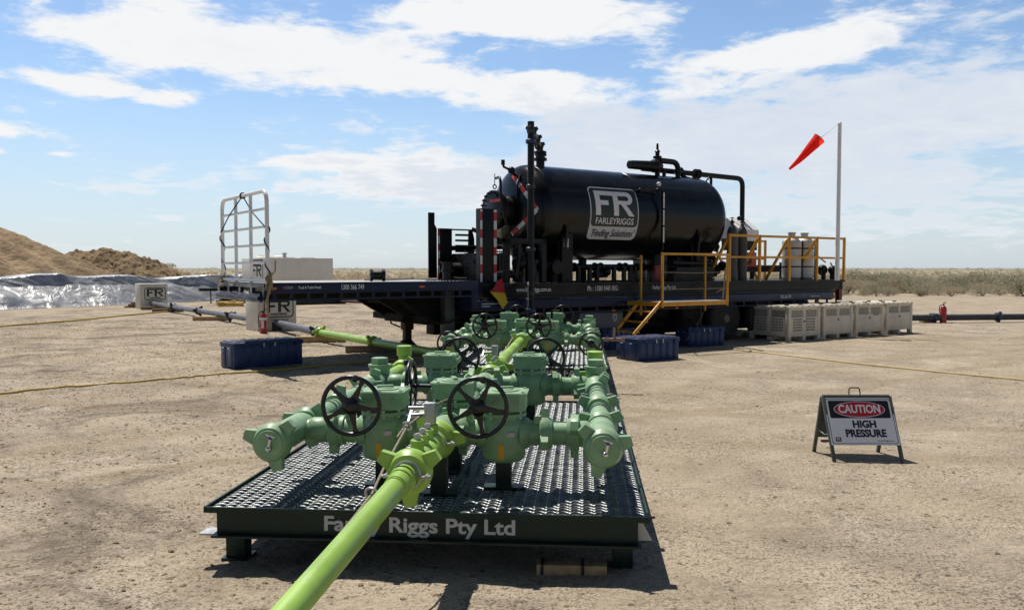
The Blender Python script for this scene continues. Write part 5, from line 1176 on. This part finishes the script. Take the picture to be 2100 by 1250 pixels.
for i in range(3):
    q = fbp - dn*(1.5) + Vector((0,0,0)); r = thing('timber_stack_board',('lowest','middle','top')[i]+' board of the timber stack at the left of the far white box','timber board',(q.x+.03*i,q.y,.0+.085*i),R(15+12*i),'boards of the timber stack'); mb = MB(); mb.rng((-.75+.1*i,-.16,-.004),(.75-.05*i,.16,.080),.004); mb.out('board','oldtimber' if i else 'timber',r)
dpA, dpB = gp(1840,651.5,.16), gp(2200,648,.16)
pipe_thing('dark_pipe','dark pipe lying across the bare dirt behind the grey bins towards the right edge',[dpA,dpB],.095,'pipedark',nuts=((.205,.5),(.565,.2)),nut_m='clampblue',nut_r=.135)
q = gp(1907,661); r = thing('timber_block','small timber blocks under the dark pipe near the red extinguisher','timber block',q,0); mb = MB(); mb.rng((-.22,-.05,-.01),(-.05,.25,.10),.004); mb.rng((.0,-.05,-.01),(.18,.25,.10),.004); mb.rng((-.24,.0,.10),(.2,.2,.13),.003); mb.out('block','oldtimber',r)
bpA, bpB = gp(690,617,.12), gp(845,622,.12)
pipe_thing('brown_pipe','brown pipe lying on the dirt behind the trailer, right of the white tank',[bpA-(bpB-bpA)*.1,bpB+(bpB-bpA)*.6],.07,'pipebrown')
# white water tank on its skid
ct = gp(546,625); cr = thing('water_tank','big white rectangular tank with a badge, standing behind the raised trailer deck','water tank',(ct.x,ct.y,0),R(38)); WW, WD, WH = 3.3, 2.95, 2.12
mb = MB(); mb.rng((0,0,.33),(WW,WD,WH),.02); tk2 = mb.out('tank_shell','whitewall',cr)
mb = MB(); mb.rng((-.05,-.25,-.01),(WW+.25,WD+.05,.33),.01); mb.rng((.3,-.9,-.01),(WW+.2,-.25,.26),.01); mb.out('skid_base','skid',cr)
f = FR((-.001,WD*.36,1.45),(0,-1,0),(0,0,1)); mb = MB(); ring(mb,rrect(1.5,1.2,.05),rrect(1.36,1.06,.04),f,.004); mb.out('badge_border','inkgreen',tk2,0)
me = fr_mark(1.15,0,.10); me.transform(f@Matrix.Translation((0,0,.003))); link('lettering',me,'inkgreen',tk2)
mb = MB(); mb.lathe((.4,1.6,WH),(0,0,1),[(0,.25),(.05,.25),(.10,.15),(.13,.15)],16); mb.lathe((1.0,1.0,WH),(0,0,1),[(0,.3),(.06,.3),(.11,.12),(.12,.0)],20); mb.rng((.2,.5,WH),(1.6,.56,WH+.04)); mb.rng((1.9,.5,WH),(2.6,.56,WH+.04)); mb.out('roof_hatch','whitewall',cr)
mb = MB(); mb.cyl((1.15,.6,WH),(1.15,.6,WH+.22),.08,n=10); mb.cyl((1.15,.6,WH+.18),(1.15,.6,WH+.24),.11,n=10); mb.out('breather','galv',cr)
# hoses on the ground
def hose(name, label, px, r_, m, cat='hose', sag=.02):
    P = [gp(a,b_,.022) for a,b_ in px]; out = []
    for i in range(len(P)-1):
        p0, p1, p2, p3 = P[max(i-1,0)], P[i], P[i+1], P[min(i+2,len(P)-1)]
        for k in range(10):
            t_ = k/10; out.append(.5*((2*p1)+(p2-p0)*t_+(2*p0-5*p1+4*p2-p3)*t_*t_+(3*p1-p0-3*p2+p3)*t_**3))
    out.append(P[-1]); b0 = Vector((out[0].x,out[0].y,0)); g = thing(name,label,cat,b0)
    for p in out: p.z = max(.012, float(ground_h(np.array(p.x),np.array(p.y)))+r_*.9)
    mb = MB(); mb.tube([p-b0 for p in out],r_,8); mb.out('hose_run',m,g)
hose('yellow_hose','thin yellow hose crossing the shaded dirt in front of the long blue case',[(-160,822),(0,805),(160,790),(330,777),(470,764),(570,757),(680,745),(780,738),(900,731)],.014,'hose')
hose('yellow_hose','pale yellow hose stretched over the dirt towards the far white box',[(-160,686),(0,669),(150,657),(270,645),(352,638)],.026,'hose')
hose('yellow_hose','thin pale hose crossing the bare dirt behind the caution sign',[(1465,710),(1560,721),(1700,737),(1850,753),(1960,764),(2100,777),(2250,792)],.014,'hosepale')
hc = gp(472,628); g = thing('hose_coil','coil of yellow hose on the dirt in front of the white tank','hose',(hc.x,hc.y,0)); mb = MB(); pts = []
for i in range(150): a = i*.2; pts.append(((.42+.07*math.sin(i*.7))*math.cos(a)*1.15,(.42+.07*math.sin(i*.7))*math.sin(a),.03+.0011*i))
pts += [(.1,.5,.25),(.35,.6,.65),(.2,.9,.75)]; mb.tube(pts,.03,6); mb.out('coil','hose',g)
pb = gp(425,622); g = thing('pump_cart','small dark pump unit with a bent pipe by the end of the plastic liner','pump',(pb.x,pb.y,0),R(35)); mb = MB(); mb.rng((.6,0,.0),(2.3,.7,.12)); mb.rng((.7,.1,.12),(1.5,.5,.22)); mb.bend([(-.3,.3,.65),(1.6,.3,.62),(1.75,.3,.25)],.08,.2,10); mb.bar((.25,.3,0),(.25,.3,.65),.05,.05); mb.out('pump_body','black',g)
mb = MB(); mb.rng((.55,-.1,.22),(1.35,.6,.29)); mb.rng((.6,-.1,.29),(1.2,.5,.36)); mb.out('timber_packing','oldtimber',g)
# far fence posts and a lone distant tree
for i,(px,py,h_) in enumerate(((419,563,1.3),(426,563,1.2),(816,578,1.1),(846,578,1.2))):
    Y_ = 58 if i < 2 else 44; x_ = (px-1050)/F*Y_
    g = tag(MB().rng((-.05,-.05,-.02),(.05,.05,h_)).out('fence_post','oldtimber'),('thin dark post beyond the liner, left of a close pair','thin dark post beyond the liner, right of a close pair','dark post behind the trailer deck, end of a low rail','dark post behind the trailer deck, next to the tank skid')[i],'post','dark posts'); g.location = (x_,Y_,0)
p0 = Vector(((816-1050)/F*44,44,0)); p1 = Vector(((846-1050)/F*44,44,0))
g = tag(MB().bar((0,0,1.0),tuple(p1-p0+Vector((0,0,1.0))),.04,.05).bar((0,0,.6),tuple(p1-p0+Vector((0,0,.6))),.04,.05).out('low_rail','oldtimber'),'low timber rail between two dark posts behind the trailer','rail'); g.location = p0
V = leaf_cloud(700,2.6,1.7,.22,8,77); V[:,2] += .7
tt = thing('distant_tree','small lone tree far off on the horizon, beyond the lower mound','tree',((349-1050)/F*175,175,0)); mesh_np('crown',V,np.arange(len(V)).reshape(-1,3),'saltbush',tt); mb = MB(); mb.tube([(0,0,-.1),(.1,0,.8),(.0,.1,1.5)],[.12,.09,.04],6); mb.out('trunk','twig',tt)
